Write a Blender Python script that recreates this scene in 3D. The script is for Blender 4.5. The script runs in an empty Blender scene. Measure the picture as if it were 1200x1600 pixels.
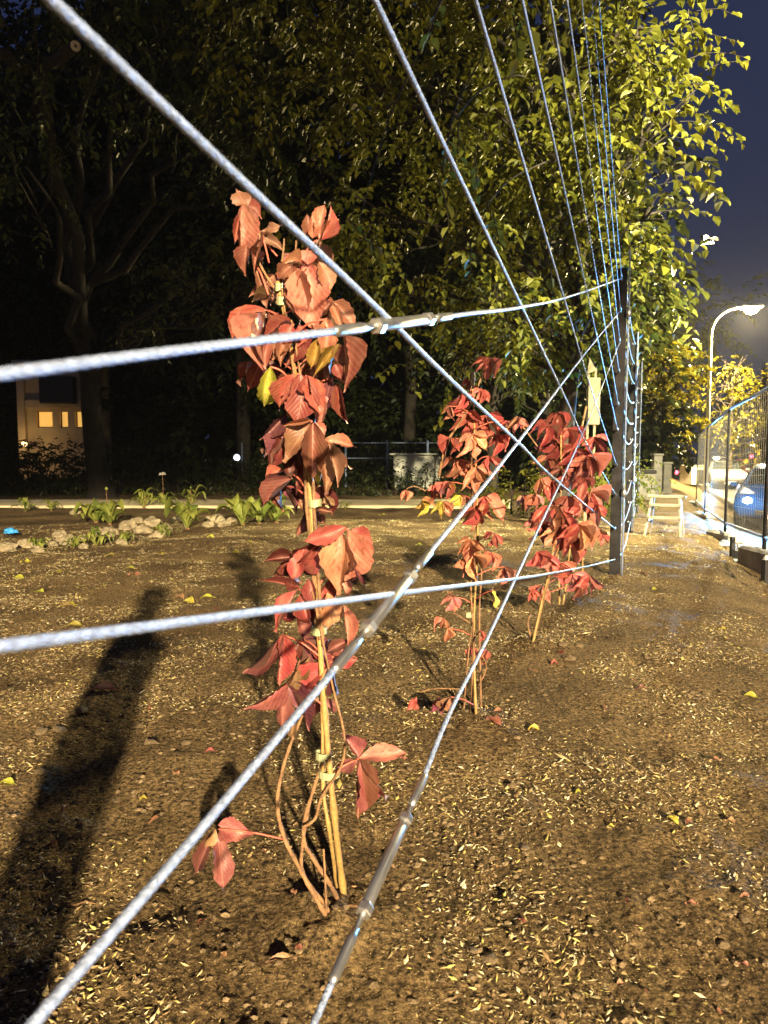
import bpy, bmesh, math, random
from mathutils import Vector, Matrix, noise
R = math.radians
random.seed(7)
sc = bpy.context.scene
COL = sc.collection

# ------------------------------------------------------------------ camera
F = 1109.0; CAMH = 1.15; PITCH = R(4.5)
cam_d = bpy.data.cameras.new('camera'); cam = bpy.data.objects.new('camera', cam_d); COL.objects.link(cam)
cam.location = (0, 0, CAMH); cam.rotation_euler = (math.pi/2 - PITCH, 0, 0)
cam_d.sensor_fit = 'VERTICAL'; cam_d.sensor_height = 36.0; cam_d.lens = F/1600*36.0
cam_d.clip_start = 0.02; cam_d.clip_end = 2000
cam_d.dof.use_dof = True; cam_d.dof.focus_distance = 2.6; cam_d.dof.aperture_fstop = 8.5
sc.camera = cam
# ------------------------------------------------------------------ world (night sky)
w = bpy.data.worlds.new('World'); sc.world = w; w.use_nodes = True
nt = w.node_tree
bg = nt.nodes['Background']; sky = nt.nodes.new('ShaderNodeTexSky')
sky.sky_type = 'NISHITA'; sky.sun_disc = False
sky.sun_elevation = R(-4.0); sky.sun_rotation = R(200)
sky.air_density = 1.0; sky.dust_density = 3.0; sky.ozone_density = 2.0
nt.links.new(sky.outputs[0], bg.inputs[0]); bg.inputs[1].default_value = 0.015
glow = nt.nodes.new('ShaderNodeBackground'); glow.inputs[0].default_value = (0.24, 0.37, 1.0, 1); glow.inputs[1].default_value = 0.052   # even city night glow
mixw = nt.nodes.new('ShaderNodeAddShader'); nt.links.new(bg.outputs[0], mixw.inputs[0]); nt.links.new(glow.outputs[0], mixw.inputs[1])
nt.links.new(mixw.outputs[0], nt.nodes['World Output'].inputs[0])
# ------------------------------------------------------------------ faint moon-like sun
sl = bpy.data.lights.new('sun', 'SUN'); sl.energy = 0.012; sl.angle = R(0.5); sl.color = (0.75, 0.83, 1.0)
so = bpy.data.objects.new('sun', sl); COL.objects.link(so); so.rotation_euler = (R(50), 0, R(20))
# ------------------------------------------------------------------ exposure
sc.view_settings.view_transform = 'Standard'; sc.view_settings.look = 'None'
sc.view_settings.exposure = 0.3; sc.view_settings.gamma = 1.0; sc.view_settings.use_curve_mapping = False
try:
    sc.cycles.use_denoising = True; sc.cycles.sample_clamp_indirect = 3.0
    sc.cycles.max_bounces = 5; sc.cycles.diffuse_bounces = 2; sc.cycles.glossy_bounces = 2; sc.cycles.transmission_bounces = 3; sc.cycles.transparent_max_bounces = 8
except Exception: pass
# lamp settings (used in the lamp builders)
KEY_POS = (5.4, -23.3, 8.2); KEY_POWER = 145000.0; KEY_COL = (1.0, 0.78, 0.46)
KEY_TILT = 62.0; KEY_CONE = 106.5; KEY_BLEND = 0.05
LAMP_POWER = 46000.0; LAMP_COL = (1.0, 0.78, 0.36)
SIDE_POS = (5.0, 4.2, 9.6); SIDE_POWER = 29000.0; SIDE_COL = (1.0, 0.88, 0.50); SIDE_AIM = (4.9, 9.6, 4.7)
HAZE = 0.0002
HEAD_POWER = 5500.0; HEAD_COL = (0.12, 0.48, 1.0)

# ------------------------------------------------------------------ geometry of view
CP, SP = math.cos(PITCH), math.sin(PITCH)
CAM = Vector((0, 0, CAMH))
def ray(px, py):
    x = (px-600)/F; y = (800-py)/F
    d = Vector((x, CP + y*SP, -SP + y*CP))
    return d/d.y
def at(px, py, Y): return CAM + ray(px, py)*Y
def ground(px, py, z=0.0):
    d = ray(px, py); return CAM + d*((z-CAMH)/d.z)
# trellis line: x = OX + M*y
OX, M = -0.337, 0.377
LU = Vector((M, 1, 0)).normalized(); LN = Vector((LU.y, -LU.x, 0))
def fd(s, d, z=0.0): return Vector((OX, 0, z)) + LU*s + LN*d
def dist_line(x, y): return (x-OX)*LN.x + y*LN.y
def on_plane(px, py, off=0.0):
    d = ray(px, py); n = LN
    t = ((Vector((OX, 0, 0)) + n*off - CAM).dot(n))/d.dot(n)
    return CAM + d*t
def sstep(a, b, x):
    t = max(0.0, min(1.0, (x-a)/(b-a))); return t*t*(3-2*t)
def base_z(x, y):
    d = dist_line(x, y)
    return -0.55*sstep(0.8, 2.6, d)
def terr(x, y):
    d = dist_line(x, y); r = math.hypot(x, y)
    z = -0.55*sstep(0.8, 2.6, d)
    k = (1-sstep(2.2, 2.7, d))*(1-sstep(25, 40, r))
    if k <= 0: return z
    n = 0.030*noise.noise(Vector((x*0.9, y*0.9, 1.3)))
    n += 0.020*noise.noise(Vector((x*3.1, y*3.1, 4.2)))
    if r < 14:
        a = noise.noise(Vector((x*9, y*9, 7.7))); b = noise.noise(Vector((x*23, y*23, 2.1)))
        n += 0.011*a + 0.010*max(0, b)*1.3
        if r < 7: n += 0.006*noise.noise(Vector((x*55, y*55, 3.3))) + 0.003*noise.noise(Vector((x*120, y*120, 8.3)))
    for (bx, by) in BASES:
        q = (x-bx)**2+(y-by)**2
        if q < .16: n += .040*math.exp(-q/.020)*(1+.5*noise.noise(Vector((x*30, y*30, 6))))
    return z + n*k
BASES = [tuple(ground(*q).xy) for q in ((515, 1440), (742, 1125), (830, 1005))]

# ------------------------------------------------------------------ object helpers
def link(o): COL.objects.link(o); return o
def tag(o, label=None, cat=None, group=None, kind=None):
    if label: o['label'] = label
    if cat: o['category'] = cat
    if group: o['group'] = group
    if kind: o['kind'] = kind
    return o
def empty(name, loc=(0, 0, 0), rz=0.0, label=None, cat=None, group=None):
    o = bpy.data.objects.new(name, None); o.empty_display_size = 0.1; link(o)
    o.location = loc; o.rotation_euler = (0, 0, rz)
    return tag(o, label, cat, group)
def wloc(o):
    v = Vector((0, 0, 0))
    while o: v += o.location; o = o.parent
    return v
class MB:
    def __init__(s): s.v = []; s.f = []; s.c = None
    def add(s, vs, fs):
        o = len(s.v); s.v.extend(tuple(v) for v in vs); s.f.extend(tuple(i+o for i in f) for f in fs); return s
    def box(s, c, size, rz=0.0, M4=None, bev=0.0):
        hx, hy, hz = size[0]/2, size[1]/2, size[2]/2
        if bev > 0:
            b = min(bev, hx*.9, hy*.9, hz*.9); pts = []
            prof = []
            for zz, ins in ((-hz, b), (-hz+b, 0), (hz-b, 0), (hz, b)):
                ax, ay = hx-ins, hy-ins
                cb = b*0.6
                prof.append([(ax-cb, -ay, zz), (ax, -ay+cb, zz), (ax, ay-cb, zz), (ax-cb, ay, zz), (-ax+cb, ay, zz), (-ax, ay-cb, zz), (-ax, -ay+cb, zz), (-ax+cb, -ay, zz)])
            for p in prof: pts += p
            fs = [tuple(reversed(range(8))), tuple(range(24, 32))]
            for k in range(3):
                for i in range(8):
                    j = (i+1) % 8; fs.append((k*8+i, k*8+j, k*8+8+j, k*8+8+i))
        else:
            pts = [(x, y, z) for z in (-hz, hz) for x, y in ((-hx, -hy), (hx, -hy), (hx, hy), (-hx, hy))]
            fs = [(3, 2, 1, 0), (4, 5, 6, 7), (0, 1, 5, 4), (1, 2, 6, 5), (2, 3, 7, 6), (3, 0, 4, 7)]
        mt = M4 if M4 is not None else Matrix.Translation(Vector(c)) @ Matrix.Rotation(rz, 4, 'Z')
        return s.add([mt @ Vector(p) for p in pts], fs)
    def tube(s, pts, rad, n=8, caps=True):
        pts = [Vector(p) for p in pts]
        if not hasattr(rad, '__len__'): rad = [rad]*len(pts)
        vs = []; fs = []; prev = None
        for i, p in enumerate(pts):
            t = (pts[min(i+1, len(pts)-1)] - pts[max(i-1, 0)])
            t = t.normalized() if t.length > 1e-9 else Vector((0, 0, 1))
            if prev is None:
                a = Vector((0, 0, 1)) if abs(t.z) < .9 else Vector((1, 0, 0))
                u = t.cross(a).normalized()
            else:
                u = (prev - t*prev.dot(t)); u = u.normalized() if u.length > 1e-9 else t.orthogonal().normalized()
            prev = u; v2 = t.cross(u)
            for k in range(n):
                a = 2*math.pi*k/n; vs.append(p + (u*math.cos(a) + v2*math.sin(a))*rad[i])
        for i in range(len(pts)-1):
            for k in range(n):
                k2 = (k+1) % n; fs.append((i*n+k, i*n+k2, (i+1)*n+k2, (i+1)*n+k))
        if caps:
            fs.append(tuple(reversed(range(n)))); fs.append(tuple((len(pts)-1)*n+k for k in range(n)))
        return s.add(vs, fs)
    def rope(s, pts, r, lay=0.066, strands=6):
        """wire rope: lobed cross-section twisted along the path"""
        pts = [Vector(p) for p in pts]; n = strands*3; vs = []; fs = []; prev = None; L = 0.0
        for i, p in enumerate(pts):
            t = (pts[min(i+1, len(pts)-1)] - pts[max(i-1, 0)]).normalized()
            if i: L += (p-pts[i-1]).length
            if prev is None: u = t.cross(Vector((0, 0, 1))).normalized()
            else: u = (prev - t*prev.dot(t)).normalized()
            prev = u; v2 = t.cross(u)
            for k in range(n):
                a = 2*math.pi*k/n + L/lay*2*math.pi; rr = r*(.86+.14*abs(math.cos(strands*math.pi*k/n)))
                vs.append(p + (u*math.cos(a) + v2*math.sin(a))*rr)
        for i in range(len(pts)-1):
            for k in range(n):
                k2 = (k+1) % n; fs.append((i*n+k, i*n+k2, (i+1)*n+k2, (i+1)*n+k))
        return s.add(vs, fs)
    def lathe(s, c, prof, n=14, M4=None):
        vs = []; fs = []
        for r, z in prof:
            for k in range(n):
                a = 2*math.pi*k/n; vs.append(Vector((r*math.cos(a), r*math.sin(a), z)))
        for i in range(len(prof)-1):
            for k in range(n):
                k2 = (k+1) % n; fs.append((i*n+k, i*n+k2, (i+1)*n+k2, (i+1)*n+k))
        fs.append(tuple(reversed(range(n)))); fs.append(tuple((len(prof)-1)*n+k for k in range(n)))
        mt = M4 if M4 is not None else Matrix.Translation(Vector(c))
        return s.add([mt @ v for v in vs], fs)
    def build(s, name, mat, parent=None, local=False, smooth=False, label=None, cat=None, group=None, kind=None):
        off = Vector((0, 0, 0)) if (local or parent is None) else wloc(parent)
        me = bpy.data.meshes.new(name)
        me.from_pydata([(v[0]-off.x, v[1]-off.y, v[2]-off.z) for v in s.v], [], s.f)
        if s.c is not None:
            ca = me.color_attributes.new('col', 'FLOAT_COLOR', 'POINT')
            ca.data.foreach_set('color', [x for c in s.c for x in (c[0], c[1], c[2], 1.0)])
        if mat: me.materials.append(mat)
        if smooth: me.polygons.foreach_set('use_smooth', [True]*len(me.polygons))
        me.update()
        o = bpy.data.objects.new(name, me); link(o)
        if parent: o.parent = parent
        return tag(o, label, cat, group, kind)
def align(p, q):
    """matrix with +Z running from p to q, origin at p"""
    t = (Vector(q)-Vector(p)).normalized()
    return Matrix.Translation(Vector(p)) @ t.to_track_quat('Z', 'Y').to_matrix().to_4x4()
def copy_tree(o, parent=None):
    c = o.copy(); link(c); c.parent = parent
    for ch in list(o.children): copy_tree(ch, c)
    return c

# ------------------------------------------------------------------ materials
def mat(name, col, rough=0.7, metal=0.0, var=0.25, scale=12.0, bump=0.0, bscale=60.0, spec=0.5, coord='Object', col2=None):
    m = bpy.data.materials.new(name); m.use_nodes = True; t = m.node_tree; N = t.nodes; Lk = t.links
    b = N['Principled BSDF']; b.inputs['Roughness'].default_value = rough; b.inputs['Metallic'].default_value = metal
    b.inputs['Specular IOR Level'].default_value = spec
    tc = N.new('ShaderNodeTexCoord'); nz = N.new('ShaderNodeTexNoise'); nz.inputs['Scale'].default_value = scale; nz.inputs['Detail'].default_value = 6
    Lk.new(tc.outputs[coord], nz.inputs['Vector'])
    rp = N.new('ShaderNodeValToRGB'); e = rp.color_ramp.elements
    c2 = col2 if col2 else tuple(min(1, c*(1+var)) for c in col)
    c1 = tuple(c*(1-var) for c in col)
    e[0].position = .3; e[0].color = (*c1, 1); e[1].position = .7; e[1].color = (*c2, 1)
    Lk.new(nz.outputs['Fac'], rp.inputs[0]); Lk.new(rp.outputs[0], b.inputs['Base Color'])
    if bump > 0:
        n2 = N.new('ShaderNodeTexNoise'); n2.inputs['Scale'].default_value = bscale; n2.inputs['Detail'].default_value = 5
        Lk.new(tc.outputs[coord], n2.inputs['Vector'])
        bp = N.new('ShaderNodeBump'); bp.inputs['Strength'].default_value = bump; bp.inputs['Distance'].default_value = 0.02
        Lk.new(n2.outputs['Fac'], bp.inputs['Height']); Lk.new(bp.outputs[0], b.inputs['Normal'])
    return m
def emis(name, col, strength):
    m = bpy.data.materials.new(name); m.use_nodes = True; b = m.node_tree.nodes['Principled BSDF']
    b.inputs['Base Color'].default_value = (*col, 1)
    b.inputs['Emission Color'].default_value = (*col, 1); b.inputs['Emission Strength'].default_value = strength
    return m
def leaf_material():
    """autumn creeper leaflet: object colour, blotches, pale midrib and side veins"""
    m = bpy.data.materials.new('creeper_leaf'); m.use_nodes = True; t = m.node_tree; N = t.nodes; Lk = t.links
    b = N['Principled BSDF']; out = N['Material Output']; b.inputs['Roughness'].default_value = .48; b.inputs['Specular IOR Level'].default_value = .35
    oi = N.new('ShaderNodeObjectInfo'); uv = N.new('ShaderNodeUVMap'); sep = N.new('ShaderNodeSeparateXYZ'); Lk.new(uv.outputs[0], sep.inputs[0])
    def math_(op, a, b2=None, v=None):
        n = N.new('ShaderNodeMath'); n.operation = op
        if hasattr(a, 'links'): Lk.new(a, n.inputs[0])
        else: n.inputs[0].default_value = a
        if b2 is not None:
            if hasattr(b2, 'links'): Lk.new(b2, n.inputs[1])
            else: n.inputs[1].default_value = b2
        return n.outputs[0]
    au = math_('ABSOLUTE', sep.outputs[0])
    mid = math_('LESS_THAN', au, 0.028)
    ph = math_('SUBTRACT', sep.outputs[1], math_('MULTIPLY', au, 0.55))
    sv = math_('SINE', math_('MULTIPLY', ph, 52.0))
    svm = math_('GREATER_THAN', sv, 0.90)
    vein = math_('MAXIMUM', mid, math_('MULTIPLY', svm, 0.30))
    tc = N.new('ShaderNodeTexCoord'); add = N.new('ShaderNodeVectorMath'); add.operation = 'ADD'
    cmb = N.new('ShaderNodeCombineXYZ'); rs = math_('MULTIPLY', oi.outputs['Random'], 40.0); Lk.new(rs, cmb.inputs[0]); Lk.new(rs, cmb.inputs[1])
    Lk.new(tc.outputs['Object'], add.inputs[0]); Lk.new(cmb.outputs[0], add.inputs[1])
    nz = N.new('ShaderNodeTexNoise'); nz.inputs['Scale'].default_value = 3.2; nz.inputs['Detail'].default_value = 6; Lk.new(add.outputs[0], nz.inputs['Vector'])
    hs = N.new('ShaderNodeHueSaturation'); Lk.new(oi.outputs['Color'], hs.inputs['Color'])
    hs.inputs['Hue'].default_value = 0.515; hs.inputs['Value'].default_value = 1.3; hs.inputs['Saturation'].default_value = .92
    mr = N.new('ShaderNodeMapRange'); mr.inputs[1].default_value = .42; mr.inputs[2].default_value = .68; Lk.new(nz.outputs['Fac'], mr.inputs[0])
    mx = N.new('ShaderNodeMix'); mx.data_type = 'RGBA'; Lk.new(mr.outputs[0], mx.inputs[0]); Lk.new(oi.outputs['Color'], mx.inputs[6]); Lk.new(hs.outputs[0], mx.inputs[7])
    # brown spots
    n3 = N.new('ShaderNodeTexNoise'); n3.inputs['Scale'].default_value = 11; n3.inputs['Detail'].default_value = 3; Lk.new(add.outputs[0], n3.inputs['Vector'])
    m3 = N.new('ShaderNodeMapRange'); m3.inputs[1].default_value = .55; m3.inputs[2].default_value = .70; m3.inputs[4].default_value = .75; Lk.new(n3.outputs['Fac'], m3.inputs[0])
    mb = N.new('ShaderNodeMix'); mb.data_type = 'RGBA'; Lk.new(m3.outputs[0], mb.inputs[0]); Lk.new(mx.outputs[2], mb.inputs[6]); mb.inputs[7].default_value = (.16, .05, .03, 1)
    mv = N.new('ShaderNodeMix'); mv.data_type = 'RGBA'; Lk.new(math_('MULTIPLY', vein, .35), mv.inputs[0]); Lk.new(mb.outputs[2], mv.inputs[6]); mv.inputs[7].default_value = (.50, .24, .17, 1)
    # back face paler
    ge = N.new('ShaderNodeNewGeometry'); mk = N.new('ShaderNodeMix'); mk.data_type = 'RGBA'
    Lk.new(math_('MULTIPLY', ge.outputs['Backfacing'], .3), mk.inputs[0]); Lk.new(mv.outputs[2], mk.inputs[6]); mk.inputs[7].default_value = (.5, .30, .22, 1)
    Lk.new(mk.outputs[2], b.inputs['Base Color'])
    bp = N.new('ShaderNodeBump'); bp.inputs['Strength'].default_value = .16; bp.inputs['Distance'].default_value = .004
    Lk.new(math_('ADD', math_('MULTIPLY', sv, .5), math_('MULTIPLY', nz.outputs['Fac'], 2.0)), bp.inputs['Height']); Lk.new(bp.outputs[0], b.inputs['Normal'])
    tr = N.new('ShaderNodeBsdfTranslucent'); Lk.new(mk.outputs[2], tr.inputs[0])
    ms = N.new('ShaderNodeMixShader'); ms.inputs[0].default_value = .22; Lk.new(b.outputs[0], ms.inputs[1]); Lk.new(tr.outputs[0], ms.inputs[2]); Lk.new(ms.outputs[0], out.inputs[0])
    return m
def tree_leaf_material(name, c1, c2, objcol=False, trans=.3, spec=.35):
    m = bpy.data.materials.new(name); m.use_nodes = True; t = m.node_tree; N = t.nodes; Lk = t.links
    b = N['Principled BSDF']; out = N['Material Output']; b.inputs['Roughness'].default_value = .5; b.inputs['Specular IOR Level'].default_value = spec
    mx = N.new('ShaderNodeMix'); mx.data_type = 'RGBA'; mx.inputs[6].default_value = (*c1, 1); mx.inputs[7].default_value = (*c2, 1)
    if objcol:
        oi = N.new('ShaderNodeObjectInfo'); Lk.new(oi.outputs['Random'], mx.inputs[0])
    else:
        ge = N.new('ShaderNodeNewGeometry'); Lk.new(ge.outputs['Random Per Island'], mx.inputs[0])
    Lk.new(mx.outputs[2], b.inputs['Base Color'])
    tr = N.new('ShaderNodeBsdfTranslucent'); Lk.new(mx.outputs[2], tr.inputs[0])
    ms = N.new('ShaderNodeMixShader'); ms.inputs[0].default_value = trans; Lk.new(b.outputs[0], ms.inputs[1]); Lk.new(tr.outputs[0], ms.inputs[2]); Lk.new(ms.outputs[0], out.inputs[0])
    return m
def soil_material():
    m = bpy.data.materials.new('soil'); m.use_nodes = True; t = m.node_tree; N = t.nodes; Lk = t.links
    b = N['Principled BSDF']; b.inputs['Roughness'].default_value = .95; b.inputs['Specular IOR Level'].default_value = .15
    tc = N.new('ShaderNodeTexCoord')
    def nz(s, d=6):
        n = N.new('ShaderNodeTexNoise'); n.inputs['Scale'].default_value = s; n.inputs['Detail'].default_value = d; n.inputs['Roughness'].default_value = .65; Lk.new(tc.outputs['Object'], n.inputs['Vector']); return n
    a = nz(1.1); f = nz(70, 4)
    r1 = N.new('ShaderNodeValToRGB'); e = r1.color_ramp.elements; e[0].position = .35; e[0].color = (.066, .046, .024, 1); e[1].position = .65; e[1].color = (.160, .114, .060, 1)
    Lk.new(a.outputs['Fac'], r1.inputs[0])
    r2 = N.new('ShaderNodeValToRGB'); e = r2.color_ramp.elements; e[0].position = .38; e[0].color = (.25, .25, .25, 1); e[1].position = .64; e[1].color = (2.2, 2.1, 1.9, 1)
    Lk.new(f.outputs['Fac'], r2.inputs[0])
    mu = N.new('ShaderNodeMix'); mu.data_type = 'RGBA'; mu.blend_type = 'MULTIPLY'; mu.inputs[0].default_value = 1; Lk.new(r1.outputs[0], mu.inputs[6]); Lk.new(r2.outputs[0], mu.inputs[7])
    # fine straw-coloured grains, a material detail beyond the built chips
    v = N.new('ShaderNodeTexVoronoi'); v.inputs['Scale'].default_value = 130; Lk.new(tc.outputs['Object'], v.inputs['Vector'])
    ls = N.new('ShaderNodeMath'); ls.operation = 'LESS_THAN'; ls.inputs[1].default_value = .26; Lk.new(v.outputs['Distance'], ls.inputs[0])
    sp = N.new('ShaderNodeSeparateColor'); Lk.new(v.outputs['Color'], sp.inputs[0])
    gt = N.new('ShaderNodeMath'); gt.operation = 'GREATER_THAN'; gt.inputs[1].default_value = .62; Lk.new(sp.outputs[0], gt.inputs[0])
    ml = N.new('ShaderNodeMath'); ml.operation = 'MULTIPLY'; Lk.new(ls.outputs[0], ml.inputs[0]); Lk.new(gt.outputs[0], ml.inputs[1])
    mx = N.new('ShaderNodeMix'); mx.data_type = 'RGBA'; Lk.new(ml.outputs[0], mx.inputs[0]); Lk.new(mu.outputs[2], mx.inputs[6]); mx.inputs[7].default_value = (.36, .26, .11, 1)
    Lk.new(mx.outputs[2], b.inputs['Base Color'])
    bn = nz(45, 8); bp = N.new('ShaderNodeBump'); bp.inputs['Strength'].default_value = 1.0; bp.inputs['Distance'].default_value = .03
    Lk.new(bn.outputs['Fac'], bp.inputs['Height']); Lk.new(bp.outputs[0], b.inputs['Normal'])
    return m
def col_material(name, rough=.8, trans=0.0):
    m = bpy.data.materials.new(name); m.use_nodes = True; t = m.node_tree
    a = t.nodes.new('ShaderNodeVertexColor'); a.layer_name = 'col'; b = t.nodes['Principled BSDF']
    t.links.new(a.outputs[0], b.inputs['Base Color']); b.inputs['Roughness'].default_value = rough; b.inputs['Specular IOR Level'].default_value = .25
    return m
MT = {}
MT['soil'] = soil_material()
MT['chips'] = col_material('husk_chips')
MT['crumb'] = mat('soil_crumb', (.16, .112, .06), .95, var=.5, scale=8, bump=.6, bscale=90)
MT['stone'] = mat('field_stone', (.30, .25, .16), .9, var=.35, scale=5, bump=.7, bscale=25)
MT['steel'] = mat('galvanised_steel_blue_cast', (.245, .31, .50), .45, .30, var=.35, scale=140, bump=.5, bscale=500)  # zinc tint, with the blue light cast mixed into the base colour
MT['chrome'] = mat('polished_steel', (.55, .55, .56), .34, .92, var=.15, scale=30)
MT['post'] = mat('dark_painted_steel', (.020, .019, .021), .75, 0.0, var=.5, scale=9, bump=.2, spec=.15)
MT['bamboo'] = mat('bamboo', (.27, .17, .055), .6, var=.3, scale=22, bump=.3, bscale=80)
MT['stem'] = mat('vine_stem', (.19, .10, .045), .75, var=.5, scale=30, bump=.5, bscale=120)
MT['petiole'] = mat('red_petiole', (.36, .09, .06), .55, var=.3, scale=20)
MT['tie'] = mat('plant_tie', (.22, .24, .14), .5, var=.15)
MT['leaf'] = leaf_material()
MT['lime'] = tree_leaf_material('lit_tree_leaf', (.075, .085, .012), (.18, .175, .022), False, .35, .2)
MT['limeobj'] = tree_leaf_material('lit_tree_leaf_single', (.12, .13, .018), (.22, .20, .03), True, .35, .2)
MT['dark'] = tree_leaf_material('shaded_tree_leaf', (.020, .030, .008), (.050, .062, .014))  # background gloom painted in: leaf colour lowered for the unlit trees and hedges
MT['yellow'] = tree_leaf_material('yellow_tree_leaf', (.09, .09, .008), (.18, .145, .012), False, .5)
MT['bark'] = mat('bark', (.034, .026, .019), .95, var=.4, scale=7, bump=1.0, bscale=18)
MT['shadebark'] = mat('shaded_bark', (.014, .011, .009), .95, var=.4, scale=7, bump=1.0, bscale=18)  # darker copy of bark, the left tree's shade put into its colour
MT['hosta'] = tree_leaf_material('hosta_leaf', (.10, .14, .025), (.26, .28, .06), True, .2)
MT['wood'] = mat('raw_pine', (.25, .22, .16), .7, var=.35, scale=14, bump=.2)
MT['sign'] = mat('pale_board', (.23, .20, .125), .7, var=.15, scale=6)
MT['concrete'] = mat('concrete', (.33, .31, .28), .9, var=.25, scale=5, bump=.4, bscale=40)
MT['whitewash'] = mat('whitewash', (.72, .70, .64), .85, var=.12, scale=4, bump=.3)
MT['asphalt'] = mat('wet_asphalt', (.05, .05, .052), .30, var=.35, scale=3, bump=.35, bscale=70, spec=.6)
MT['kerb'] = mat('kerb_stone', (.38, .36, .33), .85, var=.2, scale=3, bump=.3)
MT['path'] = mat('pale_path', (.62, .54, .34), .9, var=.2, scale=2, bump=.3)
MT['paint'] = mat('road_paint', (.75, .75, .72), .6, var=.15, scale=9)
MT['lampgrey'] = mat('lamp_pole_paint', (.50, .47, .40), .5, .3, var=.1)
MT['facade'] = mat('plaster_facade', (.55, .42, .26), .9, var=.15, scale=1.5)
MT['black'] = mat('black_rubber', (.02, .02, .022), .6, var=.2)
MT['glass'] = mat('dark_glass', (.02, .025, .03), .06, 0.0, var=.1, spec=.8)
MT['cloth'] = mat('dark_cloth', (.06, .065, .08), .9, var=.2)
MT['plastic'] = mat('crumpled_plastic', (.62, .68, .80), .35, var=.15, scale=20, bump=.8, bscale=30)
MT['winlit'] = emis('lit_window', (1.0, .55, .12), .62)
MT['lamphead'] = emis('lamp_glow', (1.0, .86, .55), 40)
MT['headlight'] = emis('headlight_glow', (.70, .86, 1.0), 260)
MT['redlight'] = emis('red_signal', (1.0, .04, .06), 14)
MT['globe'] = emis('garden_globe', (.85, .92, 1.0), 3.0)

# ================================================================== SETTING
def build_ground():
    angs = []
    a = -180.0
    while a < 180.0 - 1e-6:
        angs.append(a); a += 0.33 if -43 <= a < 43 else 5.375
    radii = [0.35]
    while radii[-1] < 16: radii.append(radii[-1]*1.0125)
    while radii[-1] < 240: radii.append(radii[-1]*1.05)
    vs = [(0, 0, terr(0, 0))]; fs = []; n = len(angs)
    sn = [(math.sin(R(a)), math.cos(R(a))) for a in angs]
    for r in radii:
        for s, c in sn:
            x, y = r*s, r*c; vs.append((x, y, terr(x, y)))
    for k in range(n): fs.append((0, 1+(k+1) % n, 1+k))
    for i in range(len(radii)-1):
        o = 1+i*n; p = o+n
        for k in range(n):
            k2 = (k+1) % n; fs.append((o+k, o+k2, p+k2, p+k))
    m = MB(); m.v = vs; m.f = [f[::-1] for f in fs]
    return m.build('ground', MT['soil'], smooth=True, kind='structure')
build_ground()
def strip(name, s0, s1, d0, d1, z, mt, step=6.0, **kw):
    m = MB(); s = s0; vs = []; 
    while s < s1+1e-6:
        vs += [fd(s, d0, z), fd(s, d1, z)]; s += step
    m.add(vs, [(2*i, 2*i+1, 2*i+3, 2*i+2) for i in range(len(vs)//2-1)])
    return m.build(name, mt, **kw)
strip('road', -60, 200, 2.95, 12.2, -0.53, MT['asphalt'], kind='structure')
def kerb_line(name, d, s0, s1):
    root = empty(name); tag(root, kind='structure')
    me = None; k = 0; s = s0
    while s < s1:
        if me is None:
            m = MB().box((0, 0, 0), (.18, 1.97, .22), bev=.02); o = m.build('kerb_stone', MT['kerb'], root, local=True); me = o.data
        else:
            o = bpy.data.objects.new('kerb_stone', me); link(o); o.parent = root
        p = fd(s+1, d, -0.47); o.location = p; o.rotation_euler = (0, 0, -math.atan(M)); s += 2.0; k += 1
kerb_line('kerb', 2.84, 4, 70)
m = MB()
m.add([fd(2, 12.2, -.41), fd(2, 16.5, -.41), fd(200, 16.5, -.41), fd(200, 12.2, -.41), fd(2, 12.2, -.56), fd(200, 12.2, -.56)], [(0, 1, 2, 3), (4, 0, 3, 5)])
m.build('pavement', MT['concrete'], kind='structure')
for k in range(14):
    s = 8 + k*8.0
    if k == 0: rm = empty('road_marking'); tag(rm, kind='structure')
    mm = MB().add([fd(s, 7.5, -.526), fd(s, 7.62, -.526), fd(s+3, 7.62, -.526), fd(s+3, 7.5, -.526)], [(0, 1, 2, 3)])
    mm.build('lane_dash', MT['paint'], rm)
# pale path at the far side of the beds
def path_sheet():
    pts = []
    for px in (-120, 0, 100, 200, 300, 450, 600, 720, 800):
        n = ground(px, 790 - (6 if px < 200 else 0)*0, .055); f = ground(px, 780.5, .055)
        pts.append((n, f))
    m = MB(); vs = []
    for n, f in pts: vs += [n, f, (n.x, n.y, -.05)]
    fs = []
    for i in range(len(pts)-1):
        a = 3*i; b = a+3; fs += [(a, b, b+1, a+1), (a+2, b+2, b, a)]
    m.add(vs, fs); m.build('path', MT['path'], kind='structure')
path_sheet()

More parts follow.
